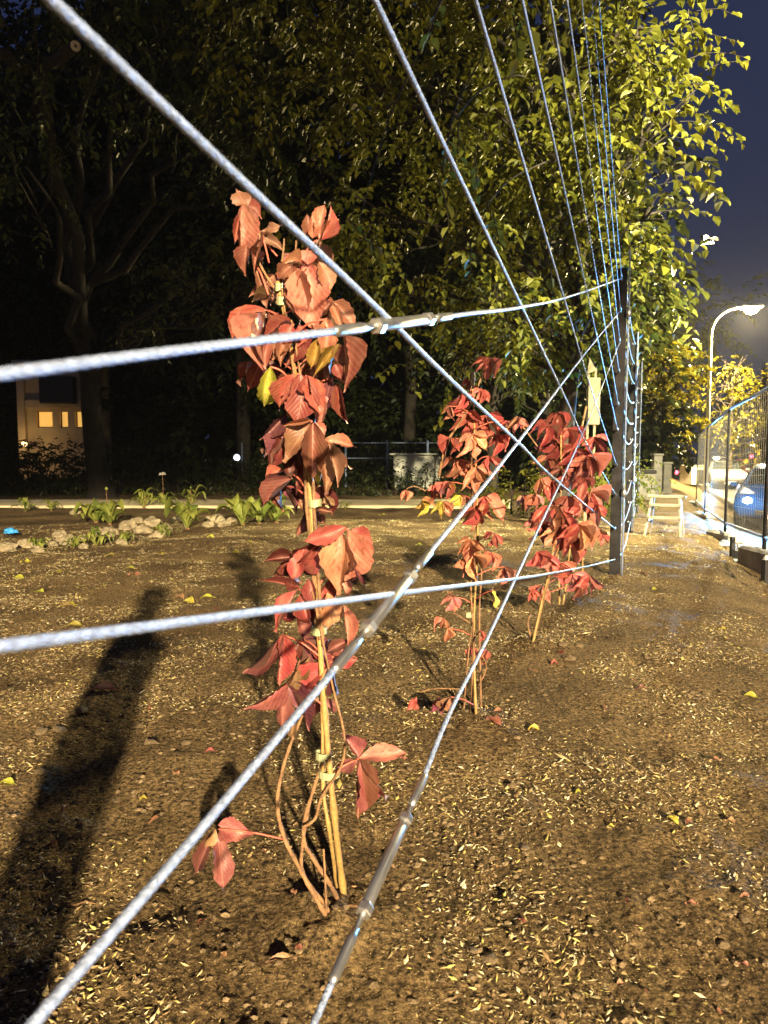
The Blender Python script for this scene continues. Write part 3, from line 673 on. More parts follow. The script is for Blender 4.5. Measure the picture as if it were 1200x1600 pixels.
V1Y = ground(515, 1440).y
def vine1():
    rr = random.Random(3); g = ground(515, 1440)
    root = empty('creeper_vine', g, 0, 'tall red-leaved creeper tied to canes, with a bare lower stem', 'creeper', 'red creepers planted along the trellis')
    A = lambda u, v: (300+u/3.02, 270+v/3.02)
    B = lambda u, v: (300+u/2.286, 780+v/2.286)
    axis = [(515, 1440), (508, 1200), (500, 1000), (487, 800), (468, 640), (440, 450), (430, 380)]
    # canes and stems
    stems(root, V1Y, [[(538, 1400), (524, 1290), (508, 1120), (497, 960), (487, 800), (468, 640), (450, 520), (434, 440)]], 'bamboo', 'cane', .0085, .0, rr)
    stems(root, V1Y, [[(528, 1385), (515, 1300), (505, 1230), (503, 1090), (492, 900), (478, 760)]], 'bamboo', 'cane', .0055, .01, rr)
    q = lambda *p: [B(*x) for x in p]
    stems(root, V1Y, [[.0065]+q((490, 1512), (440, 1420), (385, 1320), (330, 1210), (305, 1090), (325, 960), (362, 850), (400, 760)),
                      [.0055]+q((500, 1500), (460, 1430), (395, 1330), (400, 1200), (440, 1010), (480, 960)),
                      [.006]+q((530, 1450), (490, 1370), (430, 1280), (400, 1220), (405, 1130), (450, 990), (480, 860), (470, 700)),
                      [.004]+q((480, 1500), (478, 1400), (470, 1250)),
                      [.004]+q((400, 1170), (440, 1140), (465, 1060), (530, 960), (545, 850), (505, 680), (470, 520), (430, 330)),
                      [.004]+q((520, 1450), (600, 1455))], 'stem', 'stem', .005, .02, rr)
    q2 = lambda *p: [A(*x) for x in p]
    stems(root, V1Y, [[.0045, (500, 1000), (480, 800), (474, 690), (462, 600), (450, 520), (440, 450)], [.0045, (505, 1010), (492, 820), (488, 720), (478, 640), (455, 500)],
                      [.0035]+q2((415, 600), (385, 540), (330, 450), (290, 350), (265, 230), (245, 150)), [.0035]+q2((430, 600), (470, 520), (485, 420), (492, 320)), [.004]+q2((450, 640), (500, 470), (560, 380), (600, 310)),
                      [.003]+q2((400, 620), (405, 560), (400, 510)), [.003]+q2((425, 420), (432, 360), (435, 310))], 'stem', 'stem', .004, .02, rr)
    for (x, y, wd) in [B(470, 915)+(26,), B(490, 982)+(34,), B(455, 470)+(24,), B(438, 15)+(22,), A(430, 610)+(20,), A(410, 545)+(12,)]:
        c = at(x, y, V1Y); wm = wd*V1Y/F
        m = MB(); ring = [c + Vector((wm*.5*math.cos(t), .016*math.sin(t), 0)) for t in [2*math.pi*k/12 for k in range(12)]]
        m.add([p+Vector((0, 0, -.008+.002*math.sin(i*1.3))) for i, p in enumerate(ring)] + [p+Vector((0, 0, .010+.002*math.cos(i))) for i, p in enumerate(ring)], [(i, (i+1) % 12, 12+(i+1) % 12, 12+i) for i in range(12)])
        m.build('plant_tie', MT['tie'], root)
    CL = [('A', 245, 158, [(245, 160, 325, 208, 62, 'r'), (236, 155, 252, 392, 100, 'k'), (265, 335, 236, 480, 66, 'o'), (255, 160, 210, 82, 95, 'b'), (285, 190, 320, 292, 40, 't'), (232, 190, 205, 330, 50, 'r')]),
          ('A', 325, 290, [(325, 290, 415, 246, 52, 't'), (325, 290, 432, 362, 48, 't'), (322, 295, 296, 445, 52, 'b'), (325, 290, 268, 305, 30, 'o')]),
          ('A', 590, 318, [(598, 318, 620, 132, 62, 'o'), (604, 318, 662, 150, 62, 'r'), (612, 308, 690, 218, 72, 'o'), (560, 300, 538, 190, 60, 'o'), (570, 310, 575, 200, 60, 'o')]),
          ('A', 540, 445, [(545, 430, 565, 740, 190, 'o'), (500, 440, 495, 700, 120, 'b'), (545, 430, 560, 360, 90, 'r'), (470, 440, 400, 500, 70, 'o'), (520, 430, 430, 420, 60, 'o'), (600, 420, 650, 560, 90, 'o'), (520, 460, 450, 620, 60, 'b')]),
          ('A', 300, 440, [(298, 430, 355, 640, 52, 'b'), (385, 588, 282, 598, 34, 't'), (320, 560, 380, 560, 30, 'b')]),
          ('A', 355, 650, [(352, 648, 185, 795, 88, 'r'), (352, 665, 328, 935, 98, 'k'), (362, 690, 345, 935, 44, 'o'), (365, 655, 400, 760, 60, 'd')]),
          ('A', 480, 715, [(478, 712, 335, 775, 62, 'r'), (525, 735, 460, 912, 80, 'r'), (480, 760, 375, 870, 80, 'b'), (470, 720, 420, 800, 90, 'r'), (500, 720, 545, 800, 60, 'r'), (440, 790, 420, 900, 60, 'b')]),
          ('A', 640, 690, [(632, 685, 632, 885, 86, 'o'), (692, 808, 578, 955, 46, 'y'), (694, 815, 640, 935, 42, 'y'), (600, 780, 560, 920, 60, 'y'), (560, 720, 600, 830, 60, 'b')]),
          ('A', 690, 740, [(664, 622, 708, 735, 46, 'o'), (712, 765, 728, 1010, 86, 'o'), (722, 965, 798, 890, 46, 'o'), (675, 900, 700, 970, 55, 'd')]),
          ('A', 370, 915, [(372, 915, 345, 1108, 92, 'Y')]),
          ('A', 500, 948, [(490, 948, 402, 1120, 82, 'r'), (512, 950, 490, 1180, 165, 'r'), (535, 955, 605, 1135, 95, 'r'), (545, 955, 560, 1060, 60, 'd')]),
          ('A', 662, 970, [(662, 972, 585, 1165, 84, 'k'), (690, 985, 728, 1178, 60, 'r'), (655, 975, 620, 1090, 60, 'p'), (675, 968, 712, 910, 40, 'd'), (665, 970, 740, 1010, 40, 'd'), (620, 1060, 600, 1200, 60, 'b')]),
          ('A', 445, 1140, [(445, 1135, 328, 1255, 66, 'p'), (435, 1215, 368, 1405, 82, 'd'), (430, 1290, 408, 1378, 72, 'd'), (420, 1240, 345, 1330, 50, 'p')]),
          ('A', 565, 1172, [(562, 1172, 438, 1350, 118, 'o'), (572, 1180, 580, 1460, 112, 'o'), (600, 1240, 655, 1510, 104, 'o'), (560, 1165, 425, 1195, 26, 'o'), (585, 1178, 625, 1240, 50, 'o'), (640, 1270, 690, 1470, 60, 't')]),
          ('A', 470, 1420, [(440, 1405, 322, 1452, 42, 'r'), (475, 1440, 330, 1565, 84, 'k'), (480, 1380, 500, 1510, 70, 'd'), (630, 1395, 585, 1500, 78, 'y'), (440, 1330, 470, 1440, 60, 'd')]),
          ('A', 545, 1420, [(540, 1415, 592, 1592, 56, 'k'), (590, 1555, 690, 1562, 44, 't'), (590, 1585, 660, 1600, 36, 'o'), (505, 1540, 540, 1610, 40, 'o')]),
          ('B', 558, 105, [(550, 100, 398, 152, 62, 'r'), (540, 112, 508, 335, 104, 'o'), (556, 110, 572, 295, 92, 'o'), (566, 108, 657, 175, 58, 'r'), (585, 250, 624, 314, 16, 'p')]),
          ('B', 462, 160, [(458, 158, 384, 278, 80, 'r'), (455, 160, 340, 225, 66, 'r'), (400, 180, 345, 295, 60, 'r')]),
          ('B', 380, 320, [(380, 318, 248, 282, 30, 'd'), (340, 275, 385, 318, 44, 'd'), (380, 322, 284, 462, 44, 'r'), (365, 380, 412, 515, 54, 'k'), (395, 330, 420, 455, 56, 'd'), (420, 280, 440, 400, 50, 'd')]),
          ('B', 490, 340, [(485, 335, 490, 470, 84, 'o'), (540, 375, 558, 525, 46, 'o'), (562, 505, 478, 550, 44, 'k')]),
          ('B', 325, 485, [(322, 482, 190, 635, 38, 'k'), (315, 488, 325, 660, 72, 'r'), (325, 480, 330, 525, 30, 'd')]),
          ('B', 490, 585, [(492, 588, 368, 695, 84, 'r'), (430, 540, 505, 585, 52, 'r'), (525, 592, 583, 575, 50, 'r'), (508, 600, 520, 705, 32, 'p'), (420, 560, 360, 640, 50, 't')]),
          ('B', 340, 655, [(340, 652, 200, 748, 54, 'k'), (330, 680, 328, 835, 62, 'k'), (345, 660, 430, 815, 46, 'p'), (345, 670, 385, 755, 44, 'p'), (340, 650, 385, 590, 40, 't'), (365, 780, 355, 870, 34, 't')]),
          ('B', 598, 925, [(595, 925, 535, 838, 58, 'k'), (598, 925, 768, 905, 64, 'k'), (592, 928, 505, 972, 52, 'k'), (596, 930, 610, 1135, 88, 'o'), (602, 928, 698, 1085, 92, 'k')]),
          ('B', 95, 1178, [(98, 1168, 210, 1195, 84, 'k'), (92, 1195, 118, 1398, 80, 'k'), (75, 1185, 2, 1350, 52, 'k'), (85, 1180, 45, 1250, 40, 't')])]
    for (rg, ju, jv, lls) in CL:
        fn = A if rg == 'A' else B; sc_ = 3.02 if rg == 'A' else 2.286
        jx, jy = fn(ju, jv); 
        sy = min(1380, jy+35); sx = polyline_at(axis, sy)
        if (rg, ju) == ('B', 95): sx, sy = B(330, 1215)
        elif rg == 'A' and jv < 460: sx, sy = jx*.55+polyline_at(axis, jy+60)*.45, jy+45
        dy = rr.uniform(-.06, .05)
        if (rg, ju) in (('A', 565), ('A', 500), ('B', 558)): dy = -.08
        lf = node_leaf(root, V1Y, jx, jy, sx, sy, rr, .0024, dy)
        for (bu, bv, tu, tv, w_, c) in lls:
            b = at(*fn(bu, bv), V1Y+dy+rr.uniform(-.015, .015)); 
            Lp = math.hypot(tu-bu, tv-bv)/sc_*V1Y/F
            t = at(*fn(bu+(tu-bu)*1.08, bv+(tv-bv)*1.08), V1Y+dy+rr.uniform(-.45, .15)*Lp)
            put_leaflet(lf, b, t, w_/sc_*V1Y/F*1.02, nhint(rr), c, rr, bright=1.28)
    return root
def vine1_fill(root):
    rr = random.Random(12); axis = [(515, 1440), (508, 1200), (500, 1000), (487, 800), (468, 640), (440, 450), (430, 380)]
    for (x, y, s, c, n) in [(470, 400, 62, 'bo', 4), (430, 430, 55, 'bt', 4), (410, 560, 60, 'bd', 4), (500, 560, 66, 'bo', 4), (470, 600, 60, 'db', 4), (455, 690, 64, 'dp', 4), (505, 690, 60, 'bo', 4), (440, 760, 52, 'dp', 4), (500, 760, 52, 'bd', 3), (478, 800, 48, 'tb', 3), (460, 870, 58, 'rd', 4), (520, 900, 56, 'ro', 4), (480, 945, 50, 'dr', 4), (470, 1000, 50, 'dp', 4), (515, 1000, 54, 'rk', 3), (470, 1060, 48, 'dp', 3), (500, 1090, 44, 'kd', 3), (395, 380, 44, 'b', 3), (520, 470, 60, 'bo', 4)]:
        sy = y+20; dy = rr.uniform(.03, .14)
        lf = node_leaf(root, V1Y, x, y, polyline_at(axis, sy), sy, rr, .0022, dy); a0 = rr.uniform(-.6, .6)
        for k in range(n):
            a = a0+(k-(n-1)/2)*rr.uniform(.5, .8); ln = s*rr.uniform(.75, 1.1)
            put_leaflet(lf, at(x, y, V1Y+dy), at(x+math.sin(a)*ln, y+math.cos(a)*ln, V1Y+dy+rr.uniform(-.3, .3)*ln*V1Y/F), ln*V1Y/F*rr.uniform(.36, .50), nhint(rr, .9), rr.choice(c), rr)
vine1_fill(vine1())
D = lambda u, v: (600+u/2.5, 520+v/2.5)
def vine_cluster(root, Y, u, v, size, col, rr, axis, n=5, petiole=True):
    jx, jy = D(u, v-size*.22); sy = jy+14; sx = polyline_at(axis, sy)
    dy = rr.uniform(-.14, .10)
    lf = node_leaf(root, Y, jx, jy, sx if petiole else jx+rr.uniform(-4, 4), sy, rr, .0026, dy)
    a0 = rr.uniform(-.35, .35)
    for k in range(n):
        a = a0 + (k-(n-1)/2)*rr.uniform(.5, .72)
        ln = size/2.5*rr.uniform(.72, 1.08)*(1-.10*abs(k-(n-1)/2)); ln = max(ln, 6)
        tx = jx + math.sin(a)*ln*.95; ty = jy + math.cos(a)*ln*.85 + ln*.20
        b = at(jx, jy, Y+dy); t = at(tx, ty, Y+dy+rr.uniform(-.35, .2)*ln*Y/F)
        put_leaflet(lf, b, t, ln*Y/F*rr.uniform(.32, .46), nhint(rr, .8), rr.choice(col), rr, bright=1.85)
def vine2():
    rr = random.Random(9); Y = ground(742, 1125).y; g = ground(742, 1125)
    root = empty('creeper_vine', g, 0, 'orange and red creeper on a yellow cane, between the tallest creeper and the shortest', 'creeper', 'red creepers planted along the trellis')
    axis = [(743, 1128), (740, 1000), (745, 860), (740, 740), (735, 600)]
    S = lambda *p: [D(*x) for x in p]
    stems(root, Y, [[.0065]+S((360, 1520), (352, 1300), (350, 1150), (362, 900), (365, 700), (345, 180))], 'bamboo', 'cane', .010, 0, rr)
    stems(root, Y, [[.006]+S((215, 560), (240, 440), (290, 360), (335, 285), (370, 200), (400, 120)), [.005]+S((340, 1500), (350, 1200), (340, 1000), (355, 760), (330, 400)), [.005]+S((380, 1480), (372, 1100), (380, 900), (340, 600), (360, 300)),
                    [.004]+S((310, 1490), (330, 1250), (350, 1130)), [.0035]+S((345, 1140), (300, 1110), (270, 1092)), [.0035]+S((260, 650), (180, 625), (120, 600), (85, 612)), [.0035]+S((600, 445), (545, 370), (515, 330)), [.0035]+S((300, 1392), (200, 1390), (140, 1405)), [.0035]+S((370, 1380), (400, 1300), (360, 1230))], 'stem', 'stem', .004, .03, rr)
    for (u, v, s, c, n) in [(405, 120, 90, 'dd', 5), (340, 205, 60, 'dr', 4), (300, 262, 90, 'rd', 5), (380, 235, 70, 'r', 4), (255, 300, 60, 'bd', 3), (330, 330, 110, 'rr', 5), (395, 350, 115, 'rd', 5), (440, 420, 90, 'rd', 5), (520, 345, 80, 'db', 4), (480, 360, 70, 'd', 4), (262, 430, 80, 'rd', 4), (345, 420, 110, 'oo', 5), (285, 520, 110, 'oo', 5), (360, 550, 120, 'ot', 5), (410, 500, 80, 'rd', 4), (195, 610, 80, 'rr', 4), (150, 668, 70, 'oy', 4), (230, 680, 90, 'yt', 4), (80, 630, 60, 'o', 3), (300, 650, 70, 'yt', 4), (250, 600, 80, 'ry', 4),
                          (395, 670, 135, 'ro', 5), (350, 705, 100, 'r', 4), (430, 800, 70, 'rd', 4), (340, 830, 90, 'oo', 5), (350, 890, 110, 'oo', 4), (420, 880, 90, 'ro', 4), (470, 935, 95, 'ok', 4), (428, 1025, 80, 'y', 1), (270, 1050, 85, 'ok', 4), (235, 1130, 70, 'o', 3), (250, 1170, 70, 'o', 2), (380, 1175, 50, 'r', 2), (340, 1240, 80, 'r', 2), (400, 1255, 75, 'r', 2), (125, 1440, 75, 'r', 2), (215, 1440, 80, 'dp', 3), (262, 1440, 80, 't', 2)]:
        vine_cluster(root, Y, u, v, s, c, rr, axis, n, petiole=not (u < 240 or u > 480))
    c = at(*D(335, 1103), Y-.02); MB().box(c, (.035, .012, .025), .1, bev=.004).build('plant_tie', MT['tie'], root)
    c = at(*D(345, 180), Y); MB().lathe(c, [(.010, -.03), (.012, 0), (.010, .03)], 10).build('cane_cap', MT['sign'], root)
def vine3():
    rr = random.Random(21); Y = ground(830, 1005).y; g = ground(830, 1005)
    root = empty('creeper_vine', g, 0, 'shortest deep red creeper, bushy, growing right against the dark steel post', 'creeper', 'red creepers planted along the trellis')
    axis = [(832, 1008), (855, 920), (870, 800), (878, 700), (880, 650)]
    S = lambda *p: [D(*x) for x in p]
    stems(root, Y, [[.0085]+S((580, 1222), (610, 1080), (640, 960), (660, 850), (690, 640), (690, 330))], 'bamboo', 'cane', .012, 0, rr)
    stems(root, Y+.25, [[.010]+S((735, 560), (760, 430), (790, 288))], 'bamboo', 'cane', .012, 0, rr)
    stems(root, Y, [[.008]+S((578, 1215), (562, 1140), (572, 1100)), [.006]+S((588, 1200), (620, 1060), (660, 900), (690, 700)), [.006]+S((640, 960), (700, 800), (800, 650), (830, 430))], 'stem', 'stem', .006, .03, rr)
    stems(root, Y+.55, [[.007]+S((685, 1062), (684, 980), (680, 850), (690, 700)), [.008]+S((698, 1062), (712, 980), (724, 860), (740, 700)), [.007]+S((776, 985), (776, 830), (780, 700))], 'bamboo', 'cane', .008, 0, rr)
    for (u, v, s, c, n) in [(680, 335, 100, 'dd', 5), (640, 385, 90, 'dr', 5), (720, 395, 100, 'dr', 5), (680, 460, 130, 'dr', 5), (640, 500, 90, 'db', 5), (740, 475, 100, 'dr', 5), (820, 430, 100, 'rd', 5), (795, 505, 110, 'rd', 5), (760, 530, 100, 'rd', 5), (700, 540, 100, 'db', 5), (590, 650, 90, 'ok', 4), (548, 648, 75, 'or', 3), (612, 585, 80, 'o', 3), (640, 700, 120, 'ro', 5), (720, 665, 120, 'rk', 5), (800, 650, 130, 'rk', 5), (830, 690, 100, 'rk', 4), (620, 765, 100, 'rd', 5), (690, 785, 120, 'ro', 5), (760, 775, 120, 'ro', 5), (812, 775, 100, 'oo', 4), (600, 875, 90, 'rr', 4), (640, 895, 90, 'rk', 4), (690, 920, 100, 'ro', 5), (740, 965, 100, 'kr', 5), (800, 965, 90, 'kr', 4), (760, 1000, 70, 'k', 3), (620, 1005, 90, 'o', 3), (580, 1015, 60, 'r', 3), (720, 840, 100, 'ro', 5), (850, 800, 50, 'r', 3), (660, 600, 100, 'rd', 5), (700, 720, 110, 'rd', 5), (780, 590, 90, 'rd', 5), (650, 430, 90, 'd', 5), (580, 720, 80, 'r', 4)]:
        vine_cluster(root, Y, u, v, s, c, rr, axis, n, petiole=abs(u-690) < 90)
vine2(); vine3()

# ================================================================== TREES
def add_leaf(m, p, d, up, L, W):
    """a folded ovate leaf of four triangles' worth of faces"""
    x = d.cross(up)
    if x.length < 1e-5: x = d.orthogonal()
    x.normalize(); n = x.cross(d)
    f = n*(W*.28)
    o = len(m.v)
    for v in (p, p+d*(L*.35)-x*(W*.5)+f, p+d*(L*.72)-x*(W*.36)+f*.7, p+d*L-n*(L*.10), p+d*(L*.72)+x*(W*.36)+f*.7, p+d*(L*.35)+x*(W*.5)+f): m.v.append((v.x, v.y, v.z))
    m.f += [(o, o+3, o+2, o+1), (o, o+5, o+4, o+3)]
def rnd_dir(rr):
    while True:
        v = Vector((rr.uniform(-1, 1), rr.uniform(-1, 1), rr.uniform(-1, 1)))
        if .05 < v.length < 1: return v.normalized()
def spray(m, tw, p, d, rr, n, size, ln, single=None):
    """a drooping twig with alternate leaves"""
    pts = []; q = p.copy(); dd = d.copy(); st = ln/n
    for i in range(n):
        pts.append(q.copy()); dd = (dd + Vector((0, 0, -.10)) + rnd_dir(rr)*.12).normalized(); q = q + dd*st
        side = dd.cross(Vector((0, 0, 1)))
        if side.length < .1: side = rnd_dir(rr)
        side.normalize(); s = 1 if i % 2 else -1
        ld = (dd*.5 + side*s*.8 + Vector((0, 0, rr.uniform(-.75, -.05)))).normalized()
        L = size*rr.uniform(.5, 1.25); up = Vector((rr.uniform(-.6, .6), rr.uniform(-.8, .2), 1))
        if single is None: add_leaf(m, q, ld, up, L, L*rr.uniform(.5, .72))
        else: single(q.copy(), ld, up, L, L*rr.uniform(.5, .72))
    pts.append(q)
    if tw is not None: tw.tube(pts, [.006*(1-.8*i/len(pts)) for i in range(len(pts))], 4, caps=False)
def limb(m, a, b, r0, r1, rr, sag=.0, n=7, jit=.03):
    pts = []
    for i in range(n+1):
        t = i/n; p = a.lerp(b, t) + Vector((rr.uniform(-1, 1), rr.uniform(-1, 1), rr.uniform(-1, 1)))*((b-a).length*jit*(1 if 0 < i < n else 0)); p.z += sag*math.sin(math.pi*t); pts.append(p)
    m.tube(pts, [r0+(r1-r0)*i/n for i in range(n+1)], 8)
def tree(label, base, trunk_top, tr, blobs, mt, size, dens, rr, ln=.55, nl=9, group=None, limbs=True, single=None, twigs=True, cat='tree', name='broadleaf_tree', gap=-.22, bark='bark'):
    root = empty(name, base, 0, label, cat, group)
    tk = MB(); limb(tk, base-Vector((0, 0, .15)), trunk_top, tr, tr*.45, rr, n=9, jit=.008)
    # flared foot
    tk.lathe(base, [(tr*1.5, -.1), (tr*1.2, .08), (tr*1.02, .3)], 10)
    t = tk.build('trunk', MT[bark], root, smooth=True)
    br = MB(); fo = MB()
    for (c, r, k) in blobs:
        if limbs:
            s = base.lerp(trunk_top, min(1.0, max(.45, (c.z-base.z)/max(.1, trunk_top.z-base.z)*.75)))
            limb(br, s, c, tr*.32, .02, rr, sag=.15*r)
            for q in range(5): limb(br, c.lerp(s, rr.uniform(0, .35)), c+rnd_dir(rr)*r*.85, .022, .006, rr, n=4)
        n = max(3, int(dens*k*r**3*4.19))
        for i in range(n):
            v = rnd_dir(rr)*(r*(rr.random()**.42)); v.z *= .85
            k2 = noise.noise((c+v)*1.1)
            if k2 < gap: continue
            d = (v.normalized()*.8 + rnd_dir(rr)*.7 + Vector((0, 0, -.15))).normalized()
            spray(fo, br if (twigs and i % 3 == 0) else None, c+v, d, rr, nl, size, ln)
    if br.v: br.build('branches', MT[bark], root, smooth=True, kind='stuff')
    if fo.v: fo.build('foliage', mt, root, kind='stuff')
    return root
rt = random.Random(17)
# the big tree whose crown hangs over the trellis
TB = ground(872, 815); TB.z = 0
TB = Vector((at(872, 800, 11.5).x, 11.5, 0))
blobs = [(at(1000, 40, 9.6), .80, 1.2), (at(1035, 165, 9.6), .48, 1.4), (at(965, 235, 9.8), 1.0, 1.2), (at(1015, 325, 9.8), .50, 1.3), (at(975, 420, 10), .50, 1.3), (at(900, 90, 9.4), 1.1, 1.0), (at(870, 320, 10), 1.15, 1.0), (at(770, 170, 9.8), 1.25, .9), (at(720, 370, 10.4), 1.2, .9), (at(810, 490, 11), 1.1, .9),
         (at(620, 140, 10.6), 1.4, .8), (at(580, 330, 11.2), 1.2, .8), (at(480, 60, 10.6), 1.4, .75), (at(905, 520, 11.2), .9, .9), (at(930, 410, 10.2), .8, 1.1), (at(1000, -90, 9.8), .75, 1.0), (at(820, -120, 9.6), 1.5, .8), (at(620, -140, 10), 1.6, .7), (at(690, 540, 11.6), .9, .7), (at(610, 450, 11.6), .9, .6)]
BIG = tree('big leafy tree whose yellow-green crown overhangs the steel ropes', TB, TB+Vector((.2, -.5, 5.2)), .17, blobs, MT['lime'], .145, 25, rt, .64, 9, gap=-.06)
# leaves of its outermost twigs, each a piece of its own
SL = MB(); add_leaf(SL, Vector((0, 0, 0)), Vector((0, 1, 0)), Vector((0, 0, 1)), 1, .62)
lm = bpy.data.meshes.new('tree_leaf'); lm.from_pydata(SL.v, [], SL.f); lm.materials.append(MT['limeobj'])
cnt = [0]; tw = MB()
def single(p, d, up, L, W):
    if cnt[0] >= 298: return
    cnt[0] += 1
    x = d.cross(up).normalized(); n = x.cross(d)
    o = bpy.data.objects.new('tree_leaf', lm); link(o); o.parent = BIG; b = p - BIG.location
    o.matrix_basis = Matrix(((x.x*L, d.x*L, n.x*L, b.x), (x.y*L, d.y*L, n.y*L, b.y), (x.z*L, d.z*L, n.z*L, b.z), (0, 0, 0, 1)))
def lone(px, py, Y, dx, dz, n, size=.125, ln=.6):
    p = at(px-(28 if px > 1020 else 0), py, Y); spray(None, tw, p, Vector((dx, -.15, dz)).normalized(), rt, n, size, ln, single)
for (x, y, Y, dx, dz, n) in [(1085, 55, 9.5, 1, .25, 8), (1095, 95, 9.5, 1, .25, 8), (1075, 130, 9.5, 1, 0, 9), (1090, 190, 9.5, 1, .15, 9), (1085, 215, 9.5, 1, -.1, 7), (1060, 235, 9.6, 1, 0, 8), (1085, 275, 9.6, 1, .1, 8), (1060, 330, 9.6, 1, .1, 7), (1060, 370, 9.7, 1, 0, 7), (1040, 430, 9.8, 1, -.1, 7), (1030, 470, 9.9, 1, 0, 6), (1000, 505, 10, 1, -.1, 6), (1100, 20, 9.5, 1, .3, 6), (1130, 110, 9.5, .8, .5, 5), (1000, 410, 9.8, 1, -.3, 7), (1055, 290, 9.6, 1, .3, 7),
                             (685, 280, 5.2, .25, -1, 6), (690, 0, 4.6, -.3, -.6, 5), (770, 0, 4.4, .5, -.2, 5), (800, 10, 4.4, .2, -1, 5), (560, 370, 6.0, 1, -.4, 9), (540, 340, 6.2, 1, -.6, 8), (715, 190, 6, .1, -1, 7), (740, 240, 6.4, .2, -1, 6), (770, 330, 7, .1, -1, 6), (735, 385, 7, .1, -1, 7), (700, 210, 6, -.1, -1, 6), (860, 420, 7.6, .2, -1, 6), (905, 380, 8, .2, -1, 7), (920, 190, 8, .5, -.6, 7), (880, 30, 7.6, .2, -.9, 7), (960, 300, 8.4, .4, -.8, 7), (990, 120, 8.6, .6, -.5, 8), (1000, 215, 8.6, .7, -.3, 8), (950, 60, 8.3, .6, -.4, 8)]:
    lone(x, y, Y, dx, dz, n, .16 if Y > 7 else .11, .095*n if Y > 7 else .06*n)
tw.build('twigs', MT['bark'], BIG, smooth=True, kind='stuff')
# branches that carry those near twigs (they belong to the same crown)
brm = MB()
for a, b in [((700, -40, 9.0), (560, 350, 6.3)), ((720, -60, 8.5), (690, -10, 4.6)), ((780, -40, 8.0), (775, -8, 4.4)), ((760, 60, 9.0), (690, 270, 5.3)), ((820, 120, 9.0), (712, 185, 6.1)), ((880, 250, 9.6), (760, 320, 7.1))]:
    A_, B_ = at(*a), at(*b); brm.tube(spline([A_, A_.lerp(B_, .35)+Vector((.05, 0, .12)), A_.lerp(B_, .7)+Vector((-.03, 0, .10)), B_], 8), [.014-.010*i/24 for i in range(25)], 6)
brm.build('branches', MT['bark'], BIG, smooth=True, kind='stuff')

# left tree with the sawn-off branch
LB = Vector((at(160, 800, 19.8).x, 19.8, 0))
bl = [(at(60, 90, 10.5), 1.2, .7), (at(40, 260, 11), 1.1, .6), (at(250, 60, 11.5), 1.3, .7), (at(330, 180, 12), 1.3, .6), (at(420, 200, 12), 1.2, .7), (at(330, 430, 12.5), 1.3, .5), (at(480, 420, 12.5), 1.1, .6), (at(160, -120, 10.5), 1.6, .7), (at(430, -100, 11), 1.6, .7), (at(250, 500, 13), .9, .4)]
LT = tree('dark old tree on the left with a sawn-off branch stub', LB, LB+Vector((-.1, -1.4, 7.5)), .33, bl, MT['dark'], .14, 16, rt, .6, 9, bark='shadebark')
stub = MB(); a = LB+Vector((-.1, -.3, 5.0)); b = at(118, 72, 9.0); a2 = at(250, 40, 11.5)
limb(stub, LB+Vector((0, -.3, 4.4)), at(60, 110, 11.2), .15, .10, rt); limb(stub, at(60, 110, 11.2), at(-80, 60, 9), .10, .06, rt)
stub.tube([at(60, 110, 11.2), at(95, 90, 10), b], [.09, .07, .062], 10)
st = stub.build('sawn_branch', MT['shadebark'], LT, smooth=True)
dirb = (b-at(95, 90, 10)).normalized()
MB().lathe((0, 0, 0), [(.060, 0), (.058, .006), (.022, .007)], 14, align(b, b+dirb)).build('cut_face', MT['wood'], st)
MB().lathe((0, 0, 0), [(.020, .0), (.018, .008), (.004, .009)], 10, align(b+dirb*.004, b+dirb)).build('heartwood', MT['bark'], st)
for (a, b) in [((1000, -60, 14), (560, 50, 8.5)), ((360, 20, 11), (560, 215, 10.5))]:
    pass
# background trees, dim
def far_tree(label, px, Y, py_top, wpx, mt, rr, size, dens, trunk_r=.2, py_bot=None, group=None, z0=0.0, name='broadleaf_tree', nl=7, ln=.9):
    base = Vector((at(px, 715, Y).x, Y, z0)); top = at(px, py_top, Y).z; wid = wpx*Y/F
    bot = at(px, py_bot, Y).z if py_bot else z0+(top-z0)*.3
    r = wid*.30; bl = []
    nb = max(5, int((top-bot)/(r*.8)*3))
    for i in range(nb):
        t = (i+.5)/nb; z = bot+r*.4+(top-bot-r*.8)*t; k = math.sin(math.pi*(.18+.75*t))
        a = i*2.4; rad = (wid*.5-r*.6)*k*rr.uniform(.5, 1)
        bl.append((Vector((base.x+rad*math.cos(a), base.y+rad*math.sin(a), z)), r*rr.uniform(.75, 1.15), 1))
    return tree(label, base, Vector((base.x, base.y, bot+(top-bot)*.75)), trunk_r, bl, mt, size, dens, rr, ln, nl, group, twigs=False, name=name)
G2 = 'dim trees behind the garden beds'
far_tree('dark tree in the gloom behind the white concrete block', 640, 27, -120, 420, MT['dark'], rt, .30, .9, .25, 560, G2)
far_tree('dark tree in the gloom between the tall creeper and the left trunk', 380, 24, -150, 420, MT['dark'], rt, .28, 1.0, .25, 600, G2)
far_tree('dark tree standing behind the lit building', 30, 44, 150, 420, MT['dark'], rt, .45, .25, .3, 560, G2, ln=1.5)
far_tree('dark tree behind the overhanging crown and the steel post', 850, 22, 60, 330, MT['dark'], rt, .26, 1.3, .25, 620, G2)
far_tree('dim green tree lit from below, close behind the middle creeper', 770, 17.5, 420, 210, MT['dark'], rt, .18, 3.5, .15, 640, G2, ln=.6)
